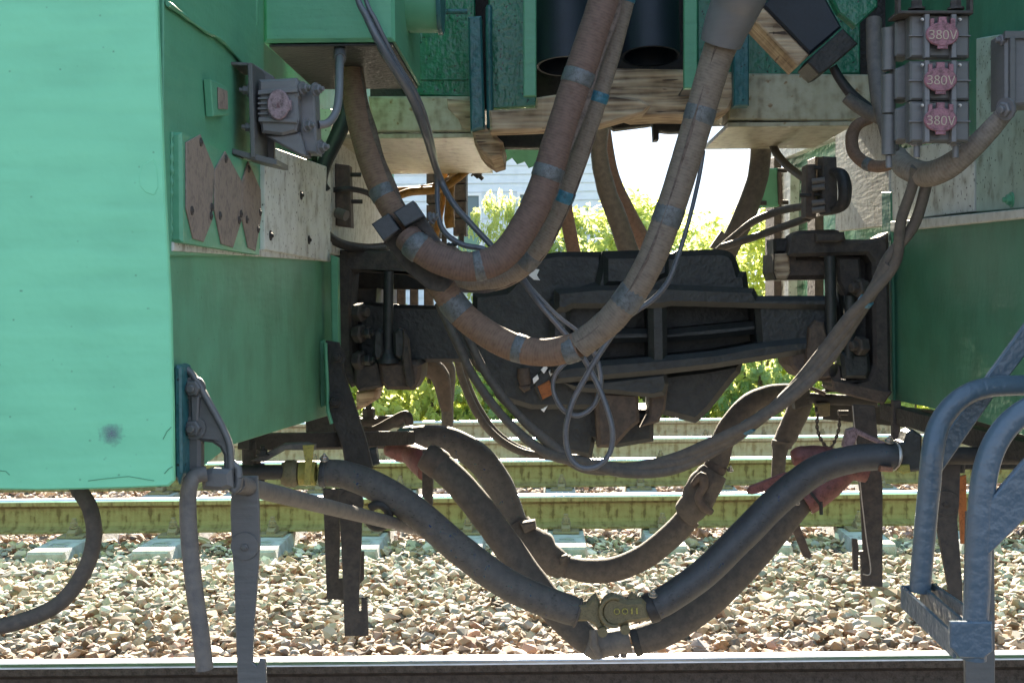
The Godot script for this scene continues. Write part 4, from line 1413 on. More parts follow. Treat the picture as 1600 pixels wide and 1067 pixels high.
	plate(st, [[1300, 400], [1364, 400], [1364, 596], [1316, 596], [1316, 500], [1308, 440]], 3.03, 0.08, 0.004)
	build(st, "back_plate", M.dark, b)
	st = mb()
	plate(st, [[1308, 400], [1345, 402], [1348, 440], [1338, 460], [1322, 462], [1310, 440]], 2.98, 0.06, 0.006)
	build(st, "boss", M.dark_brown, b)
	rod(P(1297, 400, 2.95), P(1300, 545, 2.95), 0.0125, "hanger_rod", M.cast, b, 18)
	rod(P(1328, 462, 2.96), P(1328, 560, 2.96), 0.0125, "hanger_rod", M.cast, b, 14)
	st = mb()
	plate(st, [[1262, 556], [1266, 512], [1276, 500], [1288, 504], [1294, 530], [1296, 570], [1300, 590], [1280, 592], [1262, 580]], 2.94, 0.04, 0.004)
	build(st, "hanger_ear", M.cast_rust, b)
	st = mb()
	plate(st, [[1232, 552], [1262, 546], [1270, 590], [1310, 590], [1312, 570], [1316, 582], [1308, 594], [1278, 596], [1252, 590], [1236, 572]], 2.97, 0.16, 0.008)
	build(st, "carrier_beam", M.cast_rust, b)
	st = mb()
	plate(st, [[1314, 550], [1360, 552], [1362, 580], [1356, 592], [1318, 592]], 2.95, 0.06, 0.008)
	build(st, "block", M.cast, b)
	st = mb()
	plate(st, [[1300, 592], [1396, 612], [1382, 632], [1340, 622], [1304, 612]], 2.955, 0.12, 0.004)
	build(st, "wear_block", M.cast_rust, b)
	for q in [[1352, 450], [1352, 540]]: bolt(b, P(q[0], q[1], 2.95), Vector3(-1, 0, 0.5), 0.022, 0.025, M.dark_brown, "nut", false)

# ---------------------------------------------------------------- jumper cables and wires
func crease(list: Array, a: float, b: float, side: Vector2, w: float, called: String, m: Material, parent: Node) -> void:
	# a loose edge of the cloth wrapping, lying along the hose
	var pp := px_path(list, 8)
	var n: int = pp[0].size()
	var st := mb()
	var pts := []
	for k in 25:
		var s := lerpf(a, b, k / 24.0) * (n - 1)
		var i := mini(int(s), n - 2)
		var p: Vector3 = (pp[0][i] as Vector3).lerp(pp[0][i + 1], s - i)
		var t: Vector3 = (pp[0][i + 1] - pp[0][i]).normalized()
		var r: float = lerpf(pp[1][i], pp[1][i + 1], s - i)
		var outv := (t.cross(Vector3(0, 0, 1)).normalized() * side.x + Vector3(0, 0, 1) * side.y).normalized()
		pts.append(p + outv * (r * (0.97 + 0.07 * sin(k * 0.9))))
	var fr := frames(pts)
	for k in 24:
		var quadp := []
		for j in [k, k + 1]:
			var t2: Vector3 = fr[j][0]
			var c: Vector3 = pts[j]
			var o := (t2.cross(Vector3(0, 0, 1)).normalized() * side.x + Vector3(0, 0, 1) * side.y).normalized()
			var tang := t2.cross(o).normalized()
			var taper := sin(PI * clampf(j / 24.0, 0.03, 0.97))
			quadp.append([c + tang * w * 0.5 - o * 0.003, c + o * w * 0.45 * taper, c - tang * w * 0.5 - o * 0.003])
		for s2 in 2:
			var mid: Vector3 = (quadp[0][s2] + quadp[1][s2 + 1]) * 0.5
			quad(st, quadp[0][s2], quadp[0][s2 + 1], quadp[1][s2 + 1], quadp[1][s2], mid - ((pts[k] as Vector3) - Vector3(0, 0, 0.02)), 0)
	build(st, called, m, parent)

func jumper_cables() -> void:
	# long one: from under the left end box down below the clamp and up to the grey cone at the right
	var a := [[548, 105, 2.42, 36], [556, 160, 2.4, 39], [570, 220, 2.39, 41], [592, 285, 2.38, 42], [618, 335, 2.37, 42], [655, 395, 2.37, 42], [690, 448, 2.36, 43], [728, 497, 2.36, 44], [790, 537, 2.34, 44], [850, 551, 2.32, 44], [905, 540, 2.3, 44], [960, 494, 2.28, 45], [1008, 425, 2.26, 45], [1045, 335, 2.25, 46], [1080, 225, 2.24, 47], [1105, 140, 2.23, 48], [1122, 85, 2.22, 50], [1140, 40, 2.21, 52]]
	var t := thing("jumper_cable", "longest brown cord wound jumper cable sagging from the left box to a grey cone", "cable", P(850, 572, 2.32), "jumper cables")
	hose(a.slice(0, 11), "cable", M.wound_brown, t, 20, 0.05)
	hose(a.slice(10), "cable", M.wound_tan, t, 20, 0.05)
	for s in [[0.185, 0.205, M.tape], [0.375, 0.405, M.tape], [0.485, 0.5, M.tape], [0.565, 0.585, M.tape], [0.662, 0.685, M.tape], [0.755, 0.772, M.tape], [0.845, 0.862, M.tape]]:
		sleeve(a, s[0], s[1], 0.0012, "tape_band", s[2], t)
	crease(a, 0.0, 0.29, Vector2(-1, 0.5), 0.016, "loose_edge", M.cloth, t)
	crease(a, 0.56, 0.98, Vector2(-0.35, 1), 0.009, "loose_edge", M.cloth, t)
	var st := mb()
	tube(st, [P(549, 75, 2.44), P(549, 100, 2.43), P(551, 130, 2.42)], [0.024, 0.0215, 0.0205], 18)
	build(st, "end_sleeve", M.grey_paint, t)
	st = mb()
	var cone := smooth([[P(1127, 68, 2.21), 0.0345], [P(1134, 45, 2.2), 0.0375], [P(1150, 8, 2.18), 0.0425], [P(1172, -50, 2.15), 0.046], [P(1215, -180, 2.2), 0.046], [P(1235, -400, 2.3), 0.046]], 5)
	tube(st, cone[0], cone[1], 28, 0.02)
	build(st, "grey_cone", M.grey_light, t)
	# clamped one
	var b := [[636, 370, 2.31, 44], [652, 386, 2.3, 46], [688, 406, 2.3, 47], [735, 417, 2.3, 47], [785, 400, 2.3, 47], [822, 350, 2.3, 47], [848, 295, 2.3, 48], [872, 220, 2.3, 49], [898, 140, 2.3, 50], [925, 60, 2.3, 50], [950, -15, 2.3, 50], [968, -70, 2.3, 50], [1000, -220, 2.32, 50], [1020, -420, 2.36, 50]]
	t = thing("jumper_cable", "thick reddish brown jumper cable curving from the clamp blocks up to the top", "cable", P(720, 440, 2.38), "jumper cables")
	hose(b, "cable", M.wound_red, t, 20, 0.05)
	for s in [[0.051, 0.093, M.tape], [0.241, 0.262, M.tape], [0.478, 0.499, M.tape], [0.622, 0.643, M.tape]]:
		sleeve(b, s[0], s[1], 0.0014, "tape_band", s[2], t)
	crease(b, 0.085, 0.23, Vector2(-1, 0.3), 0.012, "loose_edge", M.cloth, t)
	crease(b, 0.42, 0.9, Vector2(1, 0.3), 0.012, "loose_edge", M.cloth, t)
	# the thinner one behind it
	var c := [[690, 425, 2.5, 32], [735, 440, 2.48, 34], [790, 432, 2.45, 35], [835, 395, 2.42, 35], [868, 335, 2.4, 34], [900, 255, 2.38, 33], [930, 165, 2.36, 32], [955, 85, 2.35, 30], [978, 0, 2.34, 28], [992, -60, 2.34, 28], [1022, -220, 2.36, 28], [1045, -420, 2.4, 28]]
	t = thing("jumper_cable", "thinner grey wound jumper cable with bright blue tape beside the thick one", "cable", P(790, 450, 2.45), "jumper cables")
	hose(c, "cable", M.wound_grey, t, 18, 0.04)
	for s in [[0.237, 0.27, M.tape], [0.389, 0.409, M.tape_blue], [0.552, 0.569, M.tape_blue], [0.724, 0.74, M.tape_blue]]:
		sleeve(c, s[0], s[1], 0.0014, "tape_band", s[2], t)
	crease(c, 0.245, 0.51, Vector2(1, 0.6), 0.007, "loose_edge", M.cloth, t)
	crease(c, 0.0, 0.2, Vector2(1, 0.6), 0.012, "loose_edge", M.cloth, t)
	# clamp
	t = thing("cable_clamp", "pair of dark square clamp blocks gripping the jumper cables", "clamp", P(640, 390, 2.36))
	st = mb()
	plate(st, [[614, 332], [645, 313], [662, 338], [632, 354]], 2.285, 0.06, 0.002)
	build(st, "clamp_block", M.clamp, t)
	st = mb()
	plate(st, [[580, 350], [606, 333], [624, 358], [599, 377]], 2.29, 0.06, 0.002)
	build(st, "clamp_block", M.clamp, t)
	st = mb()
	plate(st, [[632, 355], [662, 339], [688, 378], [680, 386], [660, 362], [648, 358]], 2.32, 0.05, 0.002)
	build(st, "clamp_arm", M.dark_brown, t)
	st = mb()
	plate(st, [[599, 378], [625, 359], [648, 390], [676, 424], [708, 440], [694, 458], [668, 452], [630, 420]], 2.335, 0.012, 0.002)
	build(st, "clamp_arm", M.dark_brown, t)
	bolt(t, P(673, 341, 2.36), Vector3(0.9, 0.3, 0.4), 0.008, 0.01, M.grey_light)
	bolt(t, P(702, 386, 2.4), Vector3(0.9, 0.3, 0.4), 0.006, 0.01, M.dark)

	# pair of long rubber cables, twisted together
	var left := []
	var right := []
	var line := [[694, 470, 2.75], [722, 530, 2.72], [752, 590, 2.7], [800, 652, 2.66], [856, 700, 2.62], [912, 726, 2.58], [975, 735, 2.54], [1045, 727, 2.5], [1110, 700, 2.46], [1180, 660, 2.42], [1240, 612, 2.38], [1290, 556, 2.34], [1330, 500, 2.3], [1365, 455, 2.26], [1395, 405, 2.22], [1418, 350, 2.18], [1436, 295, 2.14], [1442, 262, 2.12]]
	for i in line.size():
		var q: Array = line[i]
		var q2: Array = line[mini(i + 1, line.size() - 1)]
		var q0: Array = line[maxi(i - 1, 0)]
		var dir := Vector2(q2[0] - q0[0], q2[1] - q0[1]).normalized()
		var nrm := Vector2(-dir.y, dir.x)
		var ph := i * 0.85
		if i < 5: ph = -0.3
		var gap := 8.0 if i < 15 else 11.0
		if i < 4: gap = 10.0
		if i > 14: ph = 3.5
		left.append([q[0] + nrm.x * gap * cos(ph), q[1] + nrm.y * gap * cos(ph), q[2] + 0.008 * sin(ph), 17.0 if i > 3 else 14.0])
		right.append([q[0] - nrm.x * gap * cos(ph), q[1] - nrm.y * gap * cos(ph), q[2] - 0.008 * sin(ph), 18.0 if i > 3 else 14.0])
	t = thing("twin_cable", "pair of dusty rubber cables twisted together, sagging to the 380V sockets", "cable", P(975, 745, 2.54))
	hose(left, "strand", M.cable, t, 12, 0.05)
	hose(right, "strand", M.cable, t, 12, 0.05)
	var cov := []
	for q in line.slice(5, 15): cov.append([q[0], q[1], q[2], 21.0])
	sleeve(cov, 0.02, 0.98, -0.001, "wrapping", M.cable, t, 8)
	for s in [[0.415, 0.435, M.tape_blue], [0.84, 0.86, M.tape_blue]]: sleeve(cov, s[0], s[1], 0.0016, "tape_band", s[2], t)

	# grey double wire with the loop
	t = thing("grey_wire", "thin grey double wire hanging from the top and ending in a teardrop loop", "wire", P(920, 735, 2.44))
	hose([[500, -420, 2.16, 9], [520, -200, 2.15, 9], [554, -20, 2.15, 9], [572, 25, 2.15, 12], [600, 80, 2.16, 14], [640, 145, 2.22, 15], [664, 205, 2.32, 14], [684, 270, 2.5, 11], [706, 315, 2.5, 10], [738, 352, 2.5, 10], [772, 388, 2.5, 10], [806, 425, 2.5, 10], [846, 478, 2.48, 9], [884, 522, 2.47, 9], [912, 560, 2.46, 9], [938, 610, 2.45, 9], [956, 665, 2.44, 9], [954, 705, 2.44, 9], [934, 728, 2.44, 9], [908, 730, 2.44, 9], [890, 712, 2.44, 9], [884, 675, 2.44, 9], [894, 630, 2.44, 9], [915, 590, 2.45, 9], [940, 548, 2.46, 9], [976, 500, 2.47, 9], [1020, 468, 2.47, 9], [1044, 440, 2.47, 9], [1060, 400, 2.47, 8], [1078, 340, 2.48, 7], [1092, 280, 2.5, 7], [1100, 235, 2.5, 6]], "strand", M.wire, t, 10, 0.0)
	hose([[512, -420, 2.163, 7], [533, -200, 2.153, 7], [566, -20, 2.153, 7], [588, 35, 2.153, 8], [618, 95, 2.18, 8], [654, 155, 2.24, 8], [672, 210, 2.34, 8], [682, 270, 2.5, 8], [684, 330, 2.5, 8], [694, 362, 2.5, 9], [722, 382, 2.5, 9], [758, 390, 2.5, 9], [800, 412, 2.5, 8], [830, 450, 2.49, 6], [870, 492, 2.48, 6], [905, 520, 2.475, 6], [928, 550, 2.47, 8], [939, 590, 2.46, 8], [930, 630, 2.46, 8], [905, 649, 2.46, 8], [880, 640, 2.46, 8], [865, 612, 2.46, 7], [868, 585, 2.465, 7], [890, 562, 2.47, 7], [915, 545, 2.475, 7]], "strand", M.wire, t, 10, 0.0)

func gladhand(parent: Node3D, x: float, y: float, d: float, ang: float, s: float, flip: float, m: Material, with_marks := true) -> void:
	# cast coupling head: a round body, a neck, a locking lip and lugs; laid out along ang
	var c := cos(ang)
	var sn := sin(ang)
	var at := func(u: float, v: float) -> Array: return [x + (u * c - v * flip * sn) * s, y + (u * sn + v * flip * c) * s]
	var st := mb()
	var body := []
	for k in 13:
		var a := PI * 0.5 + PI * k / 12.0
		body.append(at.call(-2 + cos(a) * 22, sin(a) * 25))
	for q in [[8, -21], [18, -17], [44, -17], [50, -12], [56, 12], [50, 17], [22, 19], [10, 24]]: body.append(at.call(q[0], q[1]))
	plate(st, body, d, 0.042, 0.007)
	build(st, "head_body", m, parent)
	st = mb()
	var rim := []
	for k in 15:
		var a2 := PI * 0.42 + PI * 1.2 * k / 14.0
		var q: Array = at.call(-2 + cos(a2) * 22, sin(a2) * 23)
		rim.append(P(q[0], q[1], d - 0.002))
	tube(st, rim, 0.0042 * s, 8, 0.2)
	build(st, "head_rim", m, parent)
	st = mb()
	var neck := []
	for q in [[-24, -14], [-30, -26], [-38, -20], [-46, -12], [-58, -12], [-62, 14], [-46, 14], [-34, 20], [-26, 34], [-16, 30], [-22, 16]]: neck.append(at.call(q[0], q[1]))
	plate(st, neck, d + 0.006, 0.036, 0.004)
	build(st, "neck", m, parent)
	st = mb()
	for q in [[-22, 30], [14, 27]]:
		var w: Array = at.call(q[0], q[1])
		lathe(st, [[0, -0.012], [0.008 * s, -0.012], [0.0095 * s, -0.008], [0.0095 * s, 0.012], [0, 0.012]], P(w[0], w[1], d + 0.008), Vector3(0, 0, 1), 14)
	build(st, "lug", m, parent)
	st = mb()
	var horn := []
	for q in [[18, -16], [27, -29], [42, -16]]: horn.append(at.call(q[0], q[1]))
	plate(st, horn, d + 0.01, 0.02, 0.002)
	build(st, "stop_horn", m, parent)
	if with_marks:      # raised casting marks: rings and bars
		for q in [[2, -1], [15, -1]]:
			var w2: Array = at.call(q[0], q[1])
			st = mb()
			lathe(st, [[0.0042, -0.002], [0.0058, -0.001], [0.0058, 0.003], [0.0042, 0.003]], P(w2[0], w2[1], d), Vector3(0, 0, 1), 16)
			build(st, "casting_mark", M.yellow, parent)
		for u in [26, 34]:
			st = mb()
			var w3: Array = at.call(u, -6)
			var w4: Array = at.call(u, 4)
			bar(st, P(w3[0], w3[1], d - 0.001), P(w4[0], w4[1], d - 0.001), 0.003, 0.004, Vector3(0, 0, 1), 0.0005)
			build(st, "casting_mark", M.yellow, parent)

func band_clamp(list: Array, a: float, b: float, m: Material, parent: Node3D, screw: Array) -> void:
	sleeve(list, a, b, 0.003, "hose_clamp", m, parent)
	if screw.size() > 0:
		bolt(parent, P(screw[0], screw[1], screw[2]), Vector3(0.1, 0.9, 0.4), 0.006, 0.008, M.zinc, "clamp_screw")

func air_hoses() -> void:
	# front brake hose
	var a := [[500, 738, 2.5, 40], [540, 742, 2.5, 44], [590, 762, 2.5, 46], [650, 800, 2.5, 47], [715, 856, 2.5, 48], [785, 908, 2.5, 48], [840, 935, 2.5, 48], [890, 953, 2.5, 46], [905, 958, 2.5, 40]]
	var t := thing("brake_hose", "front grey rubber brake hose from the yellow bracket to the yellowish coupling head", "hose", P(720, 960, 2.5), "brake hoses")
	hose(a, "hose", M.hose_rubber, t, 20, 0.03)
	band_clamp(a, 0.0, 0.04, M.hose_dark, t, [506, 718, 2.47])
	band_clamp(a, 0.94, 1.0, M.hose_dusty, t, [])
	gladhand(t, 962, 956, 2.47, -0.03, 0.98, 1.0, M.brass_dirty)
	var b := [[1010, 953, 2.5, 42], [1040, 938, 2.5, 46], [1100, 896, 2.5, 47], [1160, 838, 2.5, 47], [1220, 778, 2.5, 47], [1275, 736, 2.49, 46], [1330, 718, 2.47, 44], [1385, 713, 2.45, 42], [1398, 713, 2.45, 40]]
	t = thing("brake_hose", "front black brake hose rising from the yellowish coupling head to the right carriage", "hose", P(1100, 960, 2.5), "brake hoses")
	hose(b, "hose", M.hose_dark, t, 20, 0.02)
	band_clamp(b, 0.0, 0.075, M.rubber_black, t, [1020, 930, 2.46])
	band_clamp(b, 0.95, 0.99, M.zinc, t, [1390, 690, 2.44])
	st_clip(t, [[1378, 728], [1396, 730], [1396, 738], [1376, 737]], 2.42, M.copper)
	# second brake hose, behind
	var c := [[664, 712, 2.85, 40], [690, 730, 2.84, 44], [728, 768, 2.82, 46], [770, 822, 2.8, 46], [815, 885, 2.78, 46], [865, 950, 2.74, 46], [905, 990, 2.7, 45], [928, 1006, 2.68, 42]]
	t = thing("brake_hose", "dusty brown brake hose behind the front one, ending at the lower coupling head", "hose", P(800, 1010, 2.8), "brake hoses")
	hose(c, "hose", M.hose_dusty, t, 20, 0.04)
	band_clamp(c, 0.02, 0.14, M.cast_rust, t, [])
	var st := mb()
	var hd := smooth([[P(918, 1004, 2.66), 0.026], [P(930, 1007, 2.66), 0.03], [P(945, 1006, 2.66), 0.027], [P(965, 1002, 2.66), 0.026], [P(984, 998, 2.66), 0.027]], 4)
	tube(st, hd[0], hd[1], 18, 0.08)
	build(st, "coupling_head", M.steel_dusty, t)
	st = mb()
	tube(st, [P(927, 985, 2.63), P(928, 1008, 2.62), P(938, 1027, 2.63)], [0.008, 0.009, 0.007], 10)
	build(st, "coupling_lip", M.steel_dusty, t)
	for q in [[926, 1026], [940, 1027], [963, 1027], [975, 1027]]:
		st = mb()
		lathe(st, [[0, 0], [0.007, 0.0], [0.0075, 0.012], [0.006, 0.022], [0, 0.022]], P(q[0], q[1], 2.66), Vector3.UP, 12)
		build(st, "lug", M.steel_dusty, t)
	var e := [[988, 1003, 2.66, 44], [1040, 986, 2.66, 48], [1100, 945, 2.67, 50], [1155, 893, 2.68, 50], [1205, 835, 2.7, 50], [1240, 793, 2.72, 48], [1256, 776, 2.73, 44]]
	t = thing("brake_hose", "lower dusty brake hose rising from the lower coupling head to the red valve", "hose", P(1080, 1005, 2.67), "brake hoses")
	hose(e, "hose", M.hose_dusty, t, 20, 0.03)
	band_clamp(e, 0.0, 0.05, M.dark, t, [])
	band_clamp(e, 0.93, 0.98, M.rubber_black, t, [1244, 786, 2.66])
	# third hose, far, with its two coupling heads
	var f := [[622, 686, 3.3, 30], [655, 684, 3.3, 38], [700, 688, 3.3, 42], [745, 714, 3.3, 46], [778, 756, 3.3, 46], [798, 806, 3.3, 44], [806, 824, 3.3, 40]]
	t = thing("brake_hose", "far brake hose with teal tape arching down to a coupling head", "hose", P(760, 830, 3.3), "brake hoses")
	hose(f, "hose", M.hose_rubber, t, 20, 0.03)
	sleeve(f, 0.02, 0.13, 0.003, "tape_band", M.tape_teal, t)
	band_clamp(f, 0.92, 1.0, M.dark_brown, t, [])
	st = mb()
	hd = smooth([[P(806, 820, 3.29), 0.036], [P(820, 840, 3.28), 0.044], [P(838, 858, 3.27), 0.05], [P(858, 874, 3.27), 0.04], [P(880, 886, 3.28), 0.032]], 4)
	tube(st, hd[0], hd[1], 18, 0.25, true, 5)
	build(st, "coupling_head", M.hose_dusty, t)
	for q in [[[812, 818], [836, 814], [838, 826], [820, 834]], [[792, 836], [800, 832], [808, 850], [798, 848]], [[806, 856], [818, 856], [818, 870], [808, 868]], [[874, 870], [886, 868], [884, 880], [876, 884]]]:
		st = mb()
		plate(st, q, 3.23, 0.04, 0.005)
		build(st, "lug", M.hose_dusty, t)
	var g := [[880, 884, 3.28, 32], [920, 892, 3.26, 38], [965, 888, 3.24, 39], [1010, 868, 3.22, 39], [1050, 836, 3.2, 39], [1078, 806, 3.2, 38]]
	t = thing("brake_hose", "lit dusty connecting hose sagging between the two far coupling heads", "hose", P(960, 908, 3.25), "brake hoses")
	hose(g, "hose", M.hose_dusty, t, 20, 0.03)
	band_clamp(g, 0.0, 0.06, M.cast_rust, t, [])
	band_clamp(g, 0.94, 1.0, M.cast_rust, t, [])
	st = mb()
	hd = smooth([[P(1072, 806, 3.19), 0.03], [P(1086, 792, 3.18), 0.038], [P(1094, 772, 3.18), 0.04], [P(1106, 752, 3.18), 0.038], [P(1116, 736, 3.18), 0.03]], 4)
	tube(st, hd[0], hd[1], 18, 0.3, true, 9)
	build(st, "coupling_head", M.hose_dusty, t)
	st = mb()
	var lip := smooth([[P(1082, 758, 3.14), 0.007], [P(1096, 744, 3.13), 0.011], [P(1100, 758, 3.13), 0.011], [P(1092, 776, 3.13), 0.01], [P(1100, 792, 3.13), 0.011], [P(1112, 800, 3.14), 0.008]], 5)
	tube(st, lip[0], lip[1], 10, 0.2)
	build(st, "coupling_lip", M.cast_rust, t)
	var h := [[1112, 742, 3.2, 32], [1124, 716, 3.2, 34], [1130, 690, 3.2, 36], [1142, 665, 3.2, 36], [1168, 634, 3.22, 34], [1200, 618, 3.26, 32], [1236, 614, 3.3, 30]]
	t = thing("brake_hose", "dusty hose bending from the far right coupling head up to the right carriage", "hose", P(1112, 742, 3.2), "brake hoses")
	hose(h, "hose", M.hose_dusty, t, 18, 0.03)
	band_clamp(h, 0.05, 0.12, M.cast_rust, t, [1141, 735, 3.18])
	# left loop of hose under the side wall
	var k := hose([[108, 742, 1.72, 24], [122, 765, 1.72, 25], [140, 795, 1.72, 25], [146, 840, 1.72, 25], [132, 890, 1.72, 25], [95, 940, 1.72, 25], [40, 968, 1.72, 25], [-25, 982, 1.72, 25], [-120, 985, 1.72, 25]], "drain_hose", M.hose_dusty, null, 16, 0.03)
	metas(k, "single dark hose curving down under the mint side wall at the left edge", "hose")

func st_clip(parent: Node3D, px: Array, d: float, m: Material) -> void:
	var st := mb()
	plate(st, px, d, 0.02, 0.002)
	build(st, "clip", m, parent)

# ---------------------------------------------------------------- levers, slats, steps, valves
func levers_and_slats() -> void:
	var st := mb()
	# bracket at the left corner
	var t := thing("lever_bracket", "blue grey forged bracket bolted at the foot of the left corner", "bracket", P(310, 745, 1.7))
	plate(st, [[270, 576], [274, 570], [282, 574], [284, 740], [279, 758], [272, 745]], 1.655, 0.05, 0.003)
	build(st, "angle_leg", M.teal, t)
	st = mb()
	plate(st, [[282, 576], [291, 580], [303, 594], [316, 612], [345, 665], [356, 690], [360, 705], [360, 740], [348, 744], [348, 712], [342, 700], [330, 692], [312, 690], [312, 745], [286, 745]], 1.69, 0.025, 0.004)
	build(st, "web", M.grey_paint, t)
	st = mb()
	var rim := []
	for p in [[284, 574], [297, 582], [308, 598], [326, 630], [345, 664], [357, 692], [360, 720], [360, 742]]: rim.append([P(p[0], p[1], 1.687), 0.0045])
	var sm := smooth(rim, 4)
	tube(st, sm[0], sm[1], 8)
	build(st, "flange", M.grey_paint, t)
	for q in [[303, 606], [303, 668]]: bolt(t, P(q[0], q[1], 1.688), Vector3(0, 0, 1), 0.0105, 0.014, M.grey_paint)
	st = mb()
	plate(st, [[296, 616], [310, 620], [308, 664], [298, 662]], 1.682, 0.008, 0.002)
	build(st, "lock_strip", M.grey_paint, t)
	# uncoupling lever: handle, eye and cross rod
	t = thing("uncoupling_lever", "dusty grey uncoupling lever with a hanging handle and a long rod to the right", "lever", P(320, 1045, 1.7))
	hose([[322, 740, 1.67, 24], [304, 744, 1.665, 24], [296, 758, 1.66, 25], [293, 785, 1.66, 26], [295, 840, 1.66, 27], [303, 920, 1.66, 27], [313, 990, 1.66, 27], [319, 1046, 1.66, 27]], "handle", M.steel_dusty, t, 18, 0.02)
	st = mb()
	plate(st, [[312, 738], [330, 732], [360, 734], [362, 762], [346, 768], [314, 766]], 1.672, 0.04, 0.006)
	build(st, "hinge_block", M.grey_paint, t)
	st = mb()
	var ring := []
	for k in 9:
		var an := TAU * k / 8
		ring.append(P(366 + cos(an) * 7, 746 + sin(an) * 21, 1.69))
	tube(st, ring, 0.0055, 8)
	build(st, "ring", M.grey_paint, t)
	rod(P(368, 756, 1.72), P(680, 834, 2.85), 0.0125, "cross_rod", M.steel_dusty, t, 16)
	st = mb()
	ring = []
	for k in 15:
		var an2 := PI * 1.25 + TAU * 0.84 * k / 14
		ring.append(P(591 + cos(an2) * 17, 806 + sin(an2) * 18, 2.49 + 0.01 * sin(an2)))
	tube(st, ring, 0.0085, 10)
	build(st, "guide_hook", M.dark, t)

	# hanging slats
	slat("left slat with a forked foot hanging beside the lever handle", M.grey_paint, 1.76, 0.008, [[362, 744], [402, 744], [404, 800], [405, 848], [402, 900], [396, 980], [394, 1036], [400, 1041], [404, 1036], [404, 1030], [414, 1031], [416, 1085], [371, 1085], [368, 1000], [365, 900], [361, 850], [359, 800]], [382, 853, 22])
	slat("pair of dark slats under the yellow bracket, the left shorter one", M.dark_brown, 2.75, 0.01, [[504, 764], [530, 764], [530, 860], [528, 905], [560, 902], [560, 862], [568, 862], [568, 906], [536, 938], [510, 936]], [])
	slat("pair of dark slats under the yellow bracket, the right hooked one", M.dark_brown, 2.68, 0.01, [[528, 764], [566, 764], [564, 850], [560, 935], [560, 956], [564, 956], [564, 935], [573, 935], [575, 994], [538, 994], [534, 880]], [548, 786, 20])
	slat("slender dark post behind the front brake hose", M.dark_brown, 2.95, 0.03, [[660, 702], [677, 702], [675, 790], [659, 776]], [])
	slat("wide dark slat with a hooked foot hanging below the right coupler carrier", M.dark_brown, 2.85, 0.012, [[1333, 632], [1368, 634], [1374, 700], [1380, 760], [1380, 917], [1347, 917], [1346, 868], [1342, 868], [1342, 892], [1334, 892], [1333, 842], [1341, 843], [1343, 862], [1350, 861], [1346, 780], [1338, 700]], [])
	slat("narrow dark slat slanting below the red valve", M.cast_rust, 2.9, 0.012, [[1226, 800], [1244, 806], [1269, 868], [1266, 874], [1256, 870], [1232, 812]], [])
	slat("dark slat with a rounded joint behind the step's left pipe", M.dark_brown, 2.5, 0.012, [[1462, 720], [1502, 720], [1500, 790], [1497, 812], [1505, 915], [1506, 1000], [1497, 1000], [1478, 890], [1463, 812]], [1479, 786, 20])
	slat("brown rusty slat seen between the two step pipes", M.orange, 3.3, 0.012, [[1498, 745], [1511, 742], [1512, 850], [1503, 850]], [])
	slat("long slat running below the frame behind the step's right pipe", M.grey_paint, 1.92, 0.01, [[1512, 800], [1554, 800], [1556, 960], [1556, 1090], [1510, 1090], [1508, 960]], [])
	var cord := hose([[1333, 634, 2.84, 2.2], [1338, 690, 2.84, 2.2], [1346, 770, 2.84, 2.2], [1354, 840, 2.84, 2.2], [1361, 893, 2.84, 2.2], [1349, 897, 2.84, 2.2]], "thin_wire", M.zinc, null, 6, 0.0)
	metas(cord, "thin bright wire running down the wide hooked slat", "wire")
	# diagonal strut
	st = mb()
	plate(st, [[508, 532], [528, 535], [533, 548], [536, 580], [572, 690], [582, 732], [540, 735], [534, 700], [511, 640]], 2.72, 0.02, 0.003)
	t = thing("strut", "dark diagonal strut plate with a green edge at the left carriage corner", "strut", P(545, 735, 2.72))
	build(st, "plate", M.dark, t)
	for q in [[527, 558], [524, 628]]: bolt(t, P(q[0], q[1], 2.718), Vector3(0, 0, 1), 0.0125, 0.012, M.dark)
	st = mb()
	tube(st, [P(508, 536, 2.715), P(511, 600, 2.715), P(512, 642, 2.715), P(518, 662, 2.715)], 0.004, 6)
	build(st, "green_edge", M.green, t)
	st = mb()
	plate(st, [[572, 702], [587, 700], [591, 726], [574, 731]], 2.78, 0.03, 0.003)
	build(st, "stop_lug", M.cast, t)

	# left end cock with the yellow bracket
	t = thing("end_cock", "end cock with a yellow handle bracket on the left brake pipe", "valve", P(470, 765, 2.48))
	rod(P(360, 738, 2.4), P(450, 738, 2.48), 0.0135, "pipe", M.dark, t, 16)
	st = mb()
	lathe(st, [[0, -0.004], [0.021, -0.004], [0.025, 0.004], [0.026, 0.018], [0.022, 0.026], [0, 0.026]], P(444, 740, 2.48), Vector3(1, 0, 0), 24)
	build(st, "collar", M.brass_dirty, t)
	st = mb()
	lathe(st, [[0.016, 0], [0.024, 0], [0.024, 0.03], [0.016, 0.03]], P(468, 740, 2.48), Vector3(1, 0, 0), 8)
	build(st, "union_nut", M.yellow, t)
	st = mb()
	plate(st, [[390, 720], [442, 694], [478, 693], [490, 696], [490, 704], [446, 703], [412, 722]], 2.46, 0.03, 0.002)
	build(st, "handle", M.steel_dusty, t)
	st = mb()
	plate(st, [[472, 696], [490, 695], [486, 730], [484, 758], [474, 758], [476, 720]], 2.44, 0.006, 0.001)
	build(st, "yellow_tongue", M.yellow, t)
	bolt(t, P(410, 712, 2.45), Vector3(0, 1, 0), 0.009, 0.012, M.dark)
	rod(P(403, 725, 2.46), P(403, 752, 2.46), 0.012, "stem", M.dark, t, 10)
	st = mb()
	plate(st, [[376, 690], [398, 690], [400, 760], [378, 760]], 2.5, 0.05, 0.004)
	build(st, "pipe_bracket", M.dark_brown, t)

